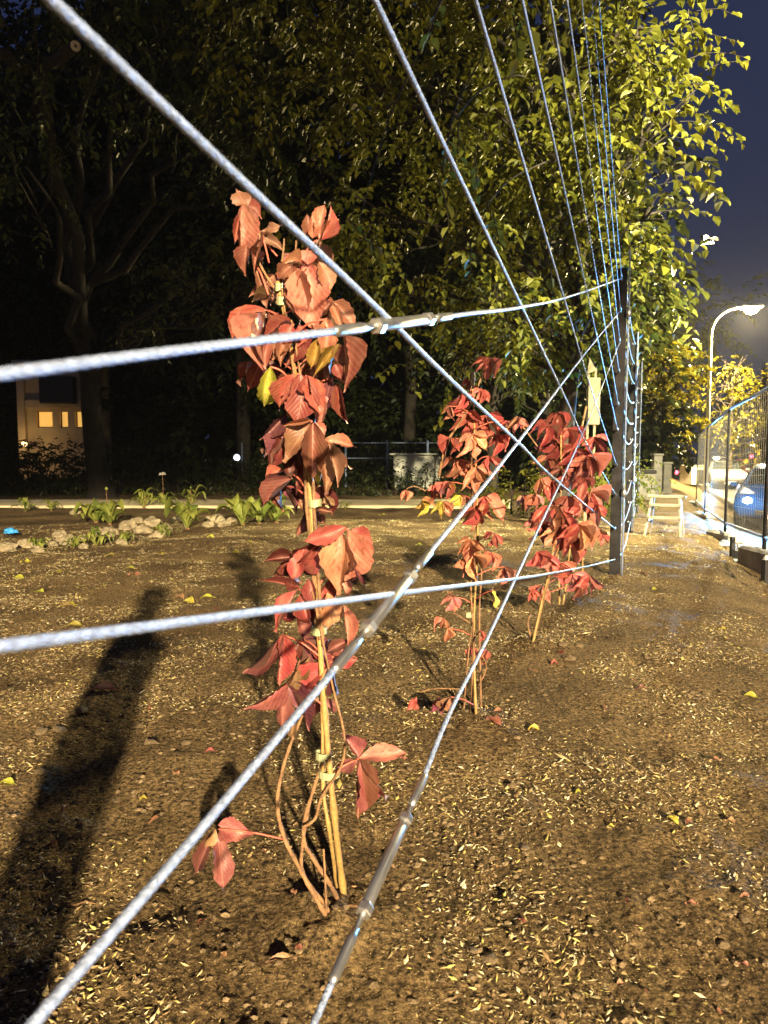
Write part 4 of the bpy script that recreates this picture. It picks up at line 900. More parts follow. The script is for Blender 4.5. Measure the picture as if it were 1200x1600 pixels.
for (x, Y, top, wd, lab) in [(-40, 50, 60, 420, 'dark tree deep in the gloom at the left end of the hedge'), (180, 48, 20, 420, 'dark tree deep in the gloom behind the old left tree'), (300, 38, -60, 460, 'dark tree farthest back behind the globe lamp'), (510, 34, -120, 460, 'dark tree deep in the gloom behind the tall creeper'), (720, 36, -60, 460, 'dark tree deep in the gloom behind the middle creeper'), (880, 33, 20, 360, 'dark tree deep in the gloom behind the shortest creeper'), (960, 30, 250, 170, 'dark tree close beyond the row of steel posts')]:
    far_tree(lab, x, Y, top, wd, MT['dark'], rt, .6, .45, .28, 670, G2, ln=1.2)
G3 = 'street trees lit by the lamps'
far_tree('bright yellow-green street tree left of the lamp pole', 1035, 27, 545, 125, MT['yellow'], rt, .20, 7.0, .12, 705, G3, -.4, ln=.55)
far_tree('yellow street tree right behind the lamp pole', 1140, 37, 555, 95, MT['yellow'], rt, .24, 3.2, .12, 690, G3, -.5, ln=.7)
far_tree('yellow street tree behind the mesh fence panels', 1192, 27, 565, 90, MT['yellow'], rt, .20, 5.0, .12, 725, G3, -.5, ln=.55)
far_tree('tall dark tree rising beyond the street lamp', 1075, 62, 440, 170, MT['dark'], rt, .6, .16, .3, 640, None, -.5, ln=2.0)
far_tree('tall dark tree beside the street trees, behind the steel posts', 1010, 48, 470, 150, MT['dark'], rt, .5, .3, .3, 660, None, -.5, ln=1.6)
far_tree('distant dark tree at the end of the road', 1160, 80, 600, 120, MT['dark'], rt, .7, .12, .3, 705, None, -.5, ln=2.2)
# shrubs and hedges
def shrub(label, px, Y, wpx, hpx_top, mt, rr, size, dens, group=None, cat='shrub', depth=None):
    x = at(px, 715, Y).x; top = at(px, hpx_top, Y).z; wid = wpx*Y/F; base = Vector((x, Y, 0))
    root = empty('shrub', base, 0, label, cat, group); fo = MB(); br = MB(); n = max(3, int(wid/(top*.7)*2.5))
    for i in range(n):
        c = Vector((x + wid*(-.5+(i+.5)/n), Y+rr.uniform(-.3, .3), top*.5)); r = top*.56
        limb(br, Vector((c.x*.8+x*.2, Y, 0)), c+Vector((0, 0, r*.6)), .025, .008, rr, n=4)
        for k in range(max(6, int(dens*r**3*4.2))):
            v = rnd_dir(rr)*r*rr.random()**.35; v.x *= 1.25; v.z *= .9
            if c.z+v.z < .02: v.z = .05-c.z
            spray(fo, None, c+v, (v.normalized()+rnd_dir(rr)*.6).normalized(), rr, 6, size, .3)
    br.build('stems', MT['bark'], root); fo.build('foliage', mt, root, kind='stuff'); return root
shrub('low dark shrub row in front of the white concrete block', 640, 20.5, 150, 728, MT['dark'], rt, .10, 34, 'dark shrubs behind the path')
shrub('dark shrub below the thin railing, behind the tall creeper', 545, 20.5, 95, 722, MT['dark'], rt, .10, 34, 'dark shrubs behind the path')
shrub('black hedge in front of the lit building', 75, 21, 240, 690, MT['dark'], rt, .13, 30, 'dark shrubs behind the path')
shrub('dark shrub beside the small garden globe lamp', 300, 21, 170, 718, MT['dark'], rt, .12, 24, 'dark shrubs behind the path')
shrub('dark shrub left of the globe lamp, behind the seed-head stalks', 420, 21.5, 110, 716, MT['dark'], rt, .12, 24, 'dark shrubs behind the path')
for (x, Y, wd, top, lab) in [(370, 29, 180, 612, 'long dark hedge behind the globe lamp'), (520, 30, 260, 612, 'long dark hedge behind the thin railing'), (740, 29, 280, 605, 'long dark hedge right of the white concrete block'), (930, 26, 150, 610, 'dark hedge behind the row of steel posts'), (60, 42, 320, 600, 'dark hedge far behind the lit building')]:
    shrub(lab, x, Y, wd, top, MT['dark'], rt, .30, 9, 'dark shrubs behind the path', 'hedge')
shrub('green shrub on the soil behind the middle creeper', 800, 14, 75, 735, MT['lime'], rt, .09, 60, None)
shrub('green shrub on the soil behind the shortest creeper', 925, 13.5, 70, 690, MT['lime'], rt, .09, 60, None)

# ================================================================== GARDEN BED
def rock(name, p, s, rr, label, cat, group, mt='stone', sz=.62):
    bm = bmesh.new(); bmesh.ops.create_icosphere(bm, subdivisions=3, radius=1); sd = Vector((rr.uniform(0, 50), rr.uniform(0, 50), 3))
    for v in bm.verts:
        k = 1+.5*noise.noise(v.co*1.2+sd)+.28*noise.noise(v.co*2.7+sd)+.12*noise.noise(v.co*6+sd)
        v.co = Vector((v.co.x*k*s*rr.uniform(.98, 1.02), v.co.y*k*s*.8, v.co.z*k*s*sz))
    me = bpy.data.meshes.new(name); bm.to_mesh(me); bm.free(); me.materials.append(MT[mt])
    o = bpy.data.objects.new(name, me); link(o); o.location = (p.x, p.y, p.z+s*sz*.25); o.rotation_euler = (0, 0, rr.uniform(0, 6)); return tag(o, label, cat, group)
rg = random.Random(31)
for (x, y, s) in [(10, 857, 34), (40, 852, 30), (75, 850, 26), (100, 846, 36), (92, 832, 26), (125, 842, 22), (150, 838, 24), (172, 832, 30), (190, 846, 22), (200, 822, 38), (222, 828, 30), (238, 818, 34), (246, 834, 24), (258, 826, 26), (215, 812, 22), (335, 812, 28), (350, 818, 24), (325, 820, 20), (130, 852, 20), (60, 858, 20), (275, 812, 18), (118, 800, 18), (362, 812, 16)]:
    g = ground(x, y+4); s_ = s*.5*g.y/F; g.z = terr(g.x, g.y)
    rock('border_rock', g, s_, rg, 'pale sandy rock in the border of the planting bed', 'rock', 'rocks edging the planting bed')
hosta_me = []
def blade_mesh(seed, w0, n=8):
    r = random.Random(seed); vs = []; fs = []; b = r.uniform(.5, .95)
    for i in range(n+1):
        t = i/n; hw = w0*(.10 if t < .25 else math.sin(math.pi*min(1, (t-.2)/.8))**.75*.5+.02); a = t*b*1.9
        y = math.sin(a)/1.9/b*1.0; z = (1-math.cos(a))/1.9/b
        for u in (-1, 0, 1): vs.append((u*hw, t*.75, .72*math.sin(t*2.0)-.35*t*t + abs(u)*hw*.45))
    for i in range(n):
        for j in range(2): fs.append((i*3+j, i*3+j+1, i*3+j+4, i*3+j+3))
    me = bpy.data.meshes.new('blade'); me.from_pydata(vs, [], fs); me.polygons.foreach_set('use_smooth', [True]*len(me.polygons)); me.materials.append(MT['hosta']); return me
HB = [blade_mesh(i, w_) for i, w_ in enumerate((.36, .44, .30, .14, .18))]
def plant(px, py, hpx, n, wide, label, group):
    g = ground(px, py); g.z = terr(g.x, g.y)-.01; hh = hpx*g.y/F
    root = empty('hosta_plant' if wide else 'strappy_plant', g, 0, label, 'plant', group)
    cr = MB().lathe((0, 0, 0), [(hh*.10, -.02), (hh*.09, hh*.06), (hh*.03, hh*.12)], 8).build('crown', MT['stem'], root, local=True)
    for k in range(int(n*1.5)):
        o = bpy.data.objects.new('blade', rg.choice(HB[:3] if wide else HB[3:])); link(o); o.parent = root
        s = hh*rg.uniform(.6, 1.5); o.scale = (s, s*rg.uniform(.7, 1.15), s*rg.uniform(.9, 1.3)); o.rotation_euler = (rg.uniform(-.35, .45), rg.uniform(-.4, .4), k*2.4+rg.uniform(-.3, .3)); o.location = (0, 0, .01)
HG = 'leafy plants in the planting bed'
for (x, y, h, n, wd, lab) in [(150, 818, 38, 12, True, 'broad-leaved clump beside the largest border rocks'), (172, 820, 34, 9, True, 'broad-leaved clump with arching stalks among the border rocks'), (293, 828, 42, 9, True, 'bright lime-green broad-leaved plant with two large drooping leaves'), (380, 822, 36, 11, True, 'broad-leaved green plant just left of the tall creeper'), (405, 820, 32, 10, True, 'broad-leaved plant between two others near the tall creeper'), (432, 818, 36, 12, True, 'leafy plant whose edge is hidden by the tall creeper'), (256, 838, 20, 12, False, 'low strappy tuft in front of the border rocks below the stalks'), (62, 858, 22, 14, False, 'low strappy tuft beside the blue scrap'), (115, 856, 22, 14, False, 'strappy tuft between two pale border rocks'), (150, 852, 26, 18, False, 'dense strappy tuft in front of the grey border rock'), (195, 848, 20, 12, False, 'strappy tuft below the biggest border rock'), (225, 794, 26, 14, False, 'dark strappy plant behind the rocks with a seed stalk'), (258, 792, 22, 12, False, 'dark strappy plant under the pale flower head'), (300, 790, 30, 12, False, 'dark strappy plant right of the pale flower head'), (40, 800, 20, 14, False, 'dark strappy clump beside the path at the far left'), (80, 798, 18, 12, False, 'dark strappy clump by the path left of the broad-leaved clump'), (540, 798, 14, 12, False, 'small green tuft in front of the path right of the tall creeper')]:
    plant(x, y, h, n, wd, lab, HG)
for (x0, y0, y1, kind, lab) in [(254, 790, 742, 1, 'tall dry stalk with a pale flower head in the bed'), (166, 806, 764, 0, 'dry stalk with a round bud behind the broad-leaved clump'), (224, 796, 772, 0, 'short leaning stalk with a yellow bud in the bed'), (298, 792, 762, 0, 'thin dark stalk right of the pale flower head')]:
    g = ground(x0, y0); g.z = 0; top = at(x0+(4 if x0 == 224 else 0), y1, g.y); root = empty('flower_stalk', g, 0, lab, 'flower stalk', 'dry flower stalks in the bed')
    MB().tube(spline([g, g.lerp(top, .5)+Vector((.01, 0, 0)), top], 5), .007, 6).build('stalk', MT['stem'], root, smooth=True)
    hd = MB()
    if kind:
        for i in range(26):
            d = rnd_dir(rg); d.z = abs(d.z)*.7+.05; hd.tube([top, top+d*.07], .003, 4); hd.lathe(top+d*.075, [(.004, -.012), (.011, 0), (.004, .012)], 6)
    else: hd.lathe(top, [(.006, -.03), (.022, -.01), (.026, .012), (.012, .035), (.003, .04)], 10)
    hd.build('flower_head', MT['whitewash'] if kind else MT['hosta'], root, smooth=True)
def crumpled(name, p, s, mt, label, cat, flat=.35, seed=1, rz=0):
    bm = bmesh.new(); bmesh.ops.create_icosphere(bm, subdivisions=3, radius=1); sd = Vector((seed*7.7, 1, 2))
    for v in bm.verts:
        k = 1+.55*noise.noise(v.co*2.2+sd)+.3*noise.noise(v.co*5+sd); v.co = Vector((v.co.x*k*s[0], v.co.y*k*s[1], max(-.1, v.co.z)*k*s[2]*flat))
    me = bpy.data.meshes.new(name); bm.to_mesh(me); bm.free(); me.materials.append(mt); o = bpy.data.objects.new(name, me); link(o); o.location = p; o.rotation_euler = (0, 0, rz); return tag(o, label, cat)
g = ground(17, 838); g.z = terr(g.x, g.y)+.06
MT['bluep'] = mat('blue_plastic', (.05, .32, .75), .4, var=.2, scale=20)
crumpled('plastic_scrap', g, (.085, .07, .09), MT['bluep'], 'scrap of bright blue plastic lying in the planting bed', 'litter', .8)

# ================================================================== BACKGROUND LEFT
# building with lit windows
BY = 34.0
def wallpt(px, py): return at(px, py, BY)
b0 = at(36, 715, BY).x; b1 = at(200, 715, BY).x
root = empty('building', ((b0+b1)/2, BY, 0), 0, 'tan plaster building with amber lit windows seen through the trees', 'building')
ztop = at(40, 570, BY).z; W = b1-b0+7
def bbox(name, x0, x1, z0, z1, y0, y1, mt, par=None, bev=0):
    return MB().box(((x0+x1)/2, (y0+y1)/2, (z0+z1)/2), (abs(x1-x0), abs(y1-y0), abs(z1-z0)), bev=bev).build(name, mt, par or root)
def X(px): return at(px, 715, BY).x
def Zp(py): return at(100, py, BY).z
# wall built round its window openings
wins = [(59, 84, 642, 668), (95, 108, 642, 668), (119, 148, 642, 668)]
bbox('wall', X(59), X(148), 0, Zp(668), BY+.006, BY+.4, MT['facade'])
bbox('wall', X(30), X(59), 0, ztop, BY, BY+.4, MT['facade']); bbox('wall', X(84), X(95), 0, Zp(642), BY, BY+.4, MT['facade']); bbox('wall', X(108), X(119), 0, Zp(642), BY, BY+.4, MT['facade'])
bbox('wall', X(59), X(156), Zp(642), ztop, BY+.002, BY+.4, MT['facade']); bbox('wall', X(148), X(156), 0, Zp(642), BY, BY+.4, MT['facade'])
bbox('corner_pilaster', X(34), X(45), 0, ztop, BY-.25, BY, MT['facade']); bbox('ledge', X(44), X(156), Zp(638), Zp(625), BY-.18, BY-.002, MT['facade'], bev=.02)
bbox('awning', X(74), X(126), Zp(632), Zp(590), BY-.6, BY-.19, MT['black'], bev=.03)
for (x0, x1, y0, y1) in wins:
    f = bbox('window', X(x0), X(x1), max(.3, Zp(y1)), Zp(y0), BY+.2, BY+.26, MT['black'])
    MB().box(((X(x0)+X(x1))/2, BY+.185, (max(.3, Zp(y1))+Zp(y0))/2), (X(x1)-X(x0)-.12, .02, Zp(y0)-max(.3, Zp(y1))-.08)).build('pane', MT['winlit'], f)
bbox('roof', X(28), X(158), ztop, ztop+.2, BY-.3, BY+1.6, MT['concrete'], bev=.05); bbox('side_wall', X(30), X(30)+.4, 0, ztop-.01, BY+.41, BY+1.5, MT['facade'])
bbox('back_wall', X(30)+.41, X(156), 0, ztop-.01, BY+1.2, BY+1.5, MT['facade'])
# wall lamp that washes the facade
wl = empty('wall_lamp', at(38, 694, BY-.9), 0, 'wall lamp washing the tan building in amber light', 'lamp')
MB().lathe((0, 0, 0), [(.05, -.1), (.12, -.05), (.12, .05), (.05, .1)], 12).build('lamp_glass', emis('wall_lamp_glow', (1, .7, .3), 4), wl, local=True)
MB().tube([(0, 0, -.05), (0, .5, -.05), (0, .92, .1)], .02, 6).build('bracket', MT['black'], wl, local=True)
ld = bpy.data.lights.new('wall_lamp_light', 'POINT'); ld.energy = 32; ld.color = (1, .66, .26); ld.shadow_soft_size = .15
lo = bpy.data.objects.new('wall_lamp_light', ld); link(lo); lo.parent = wl; lo.location = (0, -.3, 0)
# white concrete block with a dark opening
CY = 24.0
cx0, cx1 = at(612, 715, CY).x, at(690, 715, CY).x; cz1 = at(650, 711, CY).z
root = empty('concrete_block', ((cx0+cx1)/2, CY, 0), 0, 'low whitewashed concrete block behind the dark shrubs', 'concrete block')
MB().box(((cx0*.55+cx1*.45), CY+.8, cz1/2), ((cx1-cx0)*.82, 1.6, cz1), bev=.08).build('wall', MT['whitewash'], root)
MB().box((cx1-.12, CY+.8, cz1/2-.02), (.16, 1.5, cz1-.04), bev=.02).build('pier', MT['whitewash'], root)
MB().box((cx1-.35, CY+.85, cz1*.45), (.30, 1.3, cz1*.8)).build('opening', MT['black'], root)
MB().box(((cx0+cx1)/2-.1, CY+.78, cz1+.03), ((cx1-cx0)*.98, 1.7, .06), bev=.02).build('slab', MT['whitewash'], root)
# thin railing
RY = 26.5
def zz(py): return at(600, py, RY).z
root = empty('railing', at(615, 715, RY)*1.0, 0, 'thin metal railing with upright bars beyond the white concrete block', 'railing'); root.location.z = 0
x0, x1 = at(540, 715, RY).x, at(700, 715, RY).x
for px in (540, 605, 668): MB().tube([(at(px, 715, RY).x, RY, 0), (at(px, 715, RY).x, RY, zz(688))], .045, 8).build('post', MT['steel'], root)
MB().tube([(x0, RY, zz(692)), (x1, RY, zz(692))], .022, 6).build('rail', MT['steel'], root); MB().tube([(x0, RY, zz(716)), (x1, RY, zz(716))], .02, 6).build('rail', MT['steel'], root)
bar = None
for k in range(34):
    if bar is None: o = MB().tube([(0, 0, zz(722)), (0, 0, zz(692))], .012, 6).build('bar', MT['post'], root, local=True); bar = o.data
    else: o = bpy.data.objects.new('bar', bar); link(o); o.parent = root
    o.location = Vector((x0+(k+.5)*(x1-x0)/34, RY, 0))-root.location
# garden globe lamp
gp = at(370, 715, 21.5); root = empty('garden_lamp', (gp.x, gp.y, 0), 0, 'small garden lamp post with a glowing white globe', 'lamp')
MB().tube([(0, 0, 0), (0, 0, gp.z-.09)], .025, 8).build('pole', MT['black'], root, local=True); MB().lathe((0, 0, gp.z), [(.01, -.10), (.07, -.07), (.10, 0), (.07, .07), (.01, .10)], 14).build('globe', MT['globe'], root, local=True, smooth=True)
MB().box((.16, 0, gp.z), (.03, .03, .9)).build('marker_bar', MT['steel'], root, local=True)

# ================================================================== RIGHT SIDE
# pale wooden sign behind the shortest creeper
SY = 8.6
root = empty('sign_board', (at(927, 715, SY).x, SY, 0), 0, 'pale wooden board on two stakes behind the shortest creeper', 'sign')
c = at(928, 627, SY); MB().box(c, (.15, .02, .56), .15, bev=.006).build('board', MT['sign'], root)
c = at(925, 572, SY); MB().add([c+Vector((-.055, 0, -.09)), c+Vector((.055, 0, -.05)), c+Vector((-.03, 0, .10)), c+Vector((-.055, .015, -.09)), c+Vector((.055, .015, -.05)), c+Vector((-.03, .015, .10))], [(0, 1, 2), (5, 4, 3), (0, 3, 4, 1), (1, 4, 5, 2), (2, 5, 3, 0)]).build('pointed_top', MT['sign'], root)
for px in (920, 931):
    t = at(px, 575, SY+.02); MB().box((t.x, SY+.03, t.z/2), (.03, .02, t.z), bev=.004).build('stake', MT['sign'], root)
# wooden trestle
def trestle():
    g = ground(1040, 837); g.z = 0; root = empty('wooden_trestle', g, R(-30), 'small raw pine trestle standing on the soil beyond the posts', 'trestle')
    wd, hh = .40, .55
    def leg(x, y0, y1): return MB().box((0, 0, 0), (.032, .032, hh), M4=Matrix.Translation(Vector((x, (y0+y1)/2, hh/2))) @ Matrix.Rotation(math.atan((y0-y1)/hh), 4, 'X') @ Matrix.Rotation(.12*(1 if x < 0 else -.6), 4, 'Y'), bev=.005)
    for x in (-wd/2-.03, wd/2): 
        leg(x, -.17, -.07).build('leg', MT['wood'], root, local=True); leg(x*.96, .20, .07).build('leg', MT['wood'], root, local=True)
    MB().box((0, -.02, hh+.02), (wd+.12, .13, .035), bev=.006).build('top_beam', MT['wood'], root, local=True)
    MB().box((0, -.12, hh-.10), (wd+.04, .022, .04), bev=.004).build('rail', MT['wood'], root, local=True)
    MB().box((0, -.165, .27), (wd+.06, .022, .04), bev=.004).build('rail', MT['wood'], root, local=True)
    MB().box((-wd/2-.02, .02, .24), (.022, .36, .05), bev=.004).build('rail', MT['wood'], root, local=True)
trestle()
# cabinet and pillars
def cab():
    Y = 18.5; x0, x1 = at(999, 715, Y).x, at(1024, 715, Y).x; z1 = at(1010, 740, Y).z; zb = base_z(x1, Y)
    root = empty('utility_cabinet', ((x0+x1)/2, Y, zb), R(-16), 'pale grey utility cabinet with a dark cap behind the trestle', 'cabinet'); w_ = x1-x0; h_ = z1-zb
    MB().box((0, .2, h_/2), (w_, .42, h_), bev=.02).build('housing', MT['concrete'], root, local=True)
    MB().box((0, .2, h_+.05), (w_+.06, .48, .10), bev=.02).build('cap', MT['black'], root, local=True)
    d = MB().box((0, -.02, h_*.5), (w_-.08, .02, h_-.12), bev=.005).build('door', MT['concrete'], root, local=True)
    MB().box((w_*.3, -.04, h_*.5), (.02, .03, .12), bev=.004).build('handle', MT['black'], d, local=True)
cab()
for (px0, px1, pyt, Y, lab) in [(1020, 1033, 712, 20.5, 'brown stone gate pillar behind the utility cabinet'), (1036, 1048, 725, 22, 'pale gate pillar beside the brown stone pillar')]:
    x0, x1 = at(px0, 715, Y).x, at(px1, 715, Y).x; zt = at(px0, pyt, Y).z; zb = base_z(x1, Y)-.05
    root = empty('gate_pillar', ((x0+x1)/2, Y, zb), 0, lab, 'pillar'); h_ = zt-zb
    MB().box((0, 0, h_/2), (x1-x0, x1-x0, h_), bev=.015).build('shaft', MT['concrete'], root, local=True); MB().box((0, 0, h_+.03), (x1-x0+.06, x1-x0+.06, .06), bev=.01).build('cap', MT['concrete'], root, local=True); MB().box((0, 0, .08), (x1-x0+.05, x1-x0+.05, .2), bev=.01).build('plinth', MT['concrete'], root, local=True)
# box trailer seen behind
Y = 40; x0, x1 = at(1072, 715, Y).x, at(1094, 715, Y).x
root = empty('site_hut', ((x0+x1)/2, Y, -.53), 0, 'plain pale site hut at the road edge beyond the pillars', 'hut'); h_ = at(1080, 729, Y).z+.53
MB().box((0, 0, h_/2+.05), (x1-x0, 1.6, h_-.1), bev=.03).build('walls', MT['whitewash'], root, local=True); MB().box((0, 0, h_+.04), (x1-x0+.1, 1.7, .08), bev=.02).build('roof', MT['concrete'], root, local=True); MB().box((.1, -.81, h_*.45), (.3, .02, h_*.8), bev=.004).build('door', MT['black'], root, local=True)

# temporary mesh fence
FN = [(5.4, 2.05), (8.0, None), (10.6, None), (14.7, None), (18.6, None)]
def fpt(px, Y, z): p = at(px, 715, Y); return Vector((p.x, Y, z))
nodes = [(Vector((at(1290, 715, 5.6).x, 5.6, 0)), .24), (fpt(1200, 8.0, 0), .20), (fpt(1137, 10.6, 0), .12), (fpt(1104, 14.7, 0), .02), (fpt(1090, 18.6, 0), -.04)]
def panel(a, b, za, zb, label):
    root = empty('mesh_fence', (a.x, a.y, 0), 0, label, 'fence', 'mesh fence panels along the road'); u = (b-a); L = u.length; un = u/L; Hh = 1.75
    A = a+un*.035; B = b-un*.035; A = Vector((A.x, A.y, za)); B = Vector((B.x, B.y, zb)); up = Vector((0, 0, Hh))
    MB().tube([A-Vector((0, 0, .12)), A+up], .018, 8).build('upright', MT['post'], root, smooth=True); MB().tube([B-Vector((0, 0, .12)), B+up], .018, 8).build('upright', MT['post'], root, smooth=True)
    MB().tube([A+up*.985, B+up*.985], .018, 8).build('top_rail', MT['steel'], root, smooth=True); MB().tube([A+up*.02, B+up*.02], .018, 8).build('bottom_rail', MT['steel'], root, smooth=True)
    w_ = MB(); n = int(L/.11)
    for i in range(1, n):
        p = A.lerp(B, i/n); w_.tube([p+up*.02, p+up*.985], .0009, 4, caps=False)
    for k in range(1, 12): w_.tube([A+up*(.02+.965*k/12), B+up*(.02+.965*k/12)], .0009, 4, caps=False)
    w_.build('wire_mesh', MT['lampgrey'], root, kind='stuff')
    return root
labs = ['mesh fence panel with the long top rail, closest to the dark edging board', 'mesh fence panel between the long near panel and the narrow one', 'narrow mesh fence panel just before the street lamp pole', 'last mesh fence panel seen edge-on beside the lamp pole']
for i in range(4): panel(nodes[i][0], nodes[i+1][0], nodes[i][1], nodes[i+1][1], labs[i])
for i, (p, z) in enumerate(nodes[1:]):
    zg = base_z(p.x, p.y); root = empty('concrete_ballast', (p.x, p.y, zg), R(20+70), 'concrete fence foot with grip holes under the %s fence upright' % ['first', 'second', 'third', 'last'][i], 'concrete block', 'concrete feet of the mesh fence')
    h_ = max(.10, z-.10-zg)
    m = MB().box((0, 0, h_/2), (.74, .24, h_), bev=.03); m.build('block', MT['concrete'], root, local=True)
    for sx in (-.22, .22): MB().box((sx, 0, h_+.004), (.15, .09, .012), bev=.004).build('grip', MT['plastic'], root, local=True)
# edging board, stake and litter on the verge
a = ground(1148, 850); b = ground(1240, 872)
def lowz(p): return base_z(p.x, p.y)
a = ground(1146, 862, -.05); b = ground(1230, 880, -.08)
root = empty('edging_board', (a.x, a.y, lowz(a)), 0, 'low ribbed edging board with a dark end stake on the verge', 'edging'); a.z = lowz(a); b.z = lowz(b)
MB().box((0, 0, 0), ((b-a).length, .03, .20), M4=Matrix.Translation((a+b)/2+Vector((0, 0, .09))) @ Matrix.Rotation(math.atan2(b.y-a.y, b.x-a.x), 4, 'Z'), bev=.006).build('board', MT['concrete'], root)
MB().box(a+Vector((-.03, -.03, .10)), (.05, .05, .30), .2, bev=.006).build('stake', MT['black'], root)
for k in range(9):
    p = a.lerp(b, (k+.5)/9); MB().box(p+Vector((.006, -.022, .09)), (.02, .012, .18), math.atan2(b.y-a.y, b.x-a.x)).build('rib', MT['concrete'], root)
def gz(px, py):
    p = ground(px, py, -.1)
    for _ in range(6): p = ground(px, py, base_z(p.x, p.y))
    return p
p = gz(1172, 885); crumpled('plastic_sheet', p+Vector((0, 0, .02)), (.16, .34, .10), MT['plastic'], 'crumpled pale plastic sheet lying on the verge below the mesh fence', 'plastic sheet', .6, 4)
p = gz(1133, 850); crumpled('plastic_scrap', p+Vector((0, 0, .01)), (.10, .34, .06), MT['plastic'], 'thin strip of pale plastic lying beside the concrete fence foot', 'litter', .6, 9, -.5)
p = gz(1196, 912); root = empty('marker_stake', p, 0, 'short black marker stake with a pale tip standing on the verge', 'stake')
MB().box((0, 0, .12), (.07, .07, .26), .2, bev=.01).build('body', MT['black'], root, local=True); MB().lathe((0, 0, .25), [(.026, 0), (.03, .02), (.01, .045)], 10).build('tip', MT['whitewash'], root, local=True)
p = gz(1176, 866); root = empty('cable_connector', p, R(-20), 'black cable connector with a metal clip lying on the verge', 'connector')
MB().box((0, 0, .035), (.22, .07, .07), bev=.015).build('housing', MT['black'], root, local=True); MB().box((.05, -.03, .065), (.05, .05, .04), bev=.01).build('clip', MT['chrome'], root, local=True); MB().box((-.17, 0, .03), (.12, .05, .05), bev=.015).build('plug', MT['plastic'], root, local=True)

# ---------------- street lamps
def street_lamp(pos, z0, height, arm_dir, label, detail=True, power=None, col=None, spot=None, lit=True):
    root = empty('street_lamp', (pos[0], pos[1], z0), 0, label, 'street lamp', 'street lamps along the road'); Hh = height-z0; ad = Vector(arm_dir).normalized()
    pts = [Vector((0, 0, -.05)), Vector((0, 0, Hh*.5)), Vector((0, 0, Hh-1.3))]
    for k in range(1, 8):
        t = k/7*R(80); pts.append(Vector((0, 0, Hh-1.3)) + Vector((0, 0, 1.15*math.sin(t))) + ad*(1.15*(1-math.cos(t))))
    pts.append(pts[-1]+ad*.45+Vector((0, 0, .06)))
    n = len(pts); MB().tube(pts, [.10, .085]+[.07-.028*i/n for i in range(n-2)], 10).build('pole', MT['lampgrey'], root, local=True, smooth=True)
    MB().lathe((0, 0, 0), [(.16, 0), (.16, .35), (.11, .42)], 12).build('base', MT['lampgrey'], root, local=True)
    e = pts[-1]; rot = Matrix.Translation(e+ad*.28) @ ad.to_track_quat('X', 'Z').to_matrix().to_4x4()
    hd = MB().box((0, 0, 0), (.90, .56, .16), M4=rot, bev=.06).build('lamp_head', MT['lampgrey'], root, local=True)
    MB().lathe((0, 0, 0), [(.05, -.25), (.21, -.2), (.30, -.08), (.30, .0)], 18, Matrix.Translation(e+ad*.30+Vector((0, 0, -.06)))).build('lens', MT['lamphead'] if lit else MT['glass'], hd, local=True, smooth=True)
    if power:
        lp = e+ad*.30+Vector((0, 0, -.46))
        if spot:
            l = bpy.data.lights.new('street_lamp_light', 'SPOT'); l.spot_size = R(spot[1]); l.spot_blend = spot[2]
        else: l = bpy.data.lights.new('street_lamp_light', 'POINT')
        l.energy = power; l.color = col; l.shadow_soft_size = .22
        o = bpy.data.objects.new('street_lamp_light', l); link(o); o.parent = root; o.location = lp
        if spot:
            tgt = Vector(spot[3]); d = (tgt - (Vector((pos[0], pos[1], z0))+lp)); d.z = 0; d.normalize()
            
            if spot[0] == 'aim': dv = tgt - (Vector((pos[0], pos[1], z0))+lp)
            else: a = R(spot[0]); dv = Vector((d.x*math.cos(a), d.y*math.cos(a), -math.sin(a)))
            o.rotation_euler = dv.to_track_quat('-Z', 'Y').to_euler()
    return root
LPX = at(1104, 715, 32.7).x
street_lamp((LPX, 32.7), -.53, 7.95, (.93, -.1, 0), 'lit street lamp on a tall curved pole beyond the mesh fence', power=LAMP_POWER, col=LAMP_COL)
street_lamp((KEY_POS[0]+1.6, KEY_POS[1]), -.41, KEY_POS[2], (-1, .05, 0), 'lit street lamp across the road whose light throws the long shadows', power=KEY_POWER, col=KEY_COL, spot=(KEY_TILT, KEY_CONE, KEY_BLEND, (-1.7, 5.2, 0)))
if SIDE_POWER > 0:
    street_lamp((SIDE_POS[0], SIDE_POS[1]), -.41, SIDE_POS[2], (.93, -.35, 0), 'lit street lamp on the near kerb abreast of the trellis posts', power=SIDE_POWER, col=SIDE_COL, spot=('aim', 64, .9, SIDE_AIM))
for (px, py, Y, d, lab) in [(1127, 713, 75, -1, 'first of the tiny lit street lamps far down the road'), (1078, 727, 110, -1, 'farthest lit street lamp at the end of the road'), (1188, 692, 60, -1, 'distant lit street lamp at the right kerb of the road')]:
    hp = at(px, py, Y); street_lamp((hp.x+1.2, Y), -2.6 if hp.z < 3 else -.53, max(hp.z, 1.2), (d, 0, 0), lab)

# ---------------- traffic lights
def signal(px, py, Y, label):
    hp = at(px, py, Y); root = empty('traffic_light', (hp.x, Y, -.53), 0, label, 'traffic light', 'red traffic lights down the road'); z = hp.z+.53
    MB().tube([(0, .1, 0), (0, .1, z+.3)], .06, 8).build('pole', MT['lampgrey'], root, local=True); h = MB().box((0, 0, z-.22), (.30, .22, .95), bev=.04).build('housing', MT['black'], root, local=True)
    for k, m_ in enumerate((MT['redlight'], MT['glass'], MT['glass'])):
        MB().lathe((0, 0, 0), [(.12, 0), (.11, .02), (.03, .05)], 14, Matrix.Translation(Vector((0, -.11, z-.28*k))) @ Matrix.Rotation(R(90), 4, 'X')).build('lens', m_, h, local=True, smooth=True)
signal(1173, 713, 46, 'red traffic light on a pole seen through the mesh fence'); signal(1056, 738, 44, 'red traffic light low beside the gate pillars')

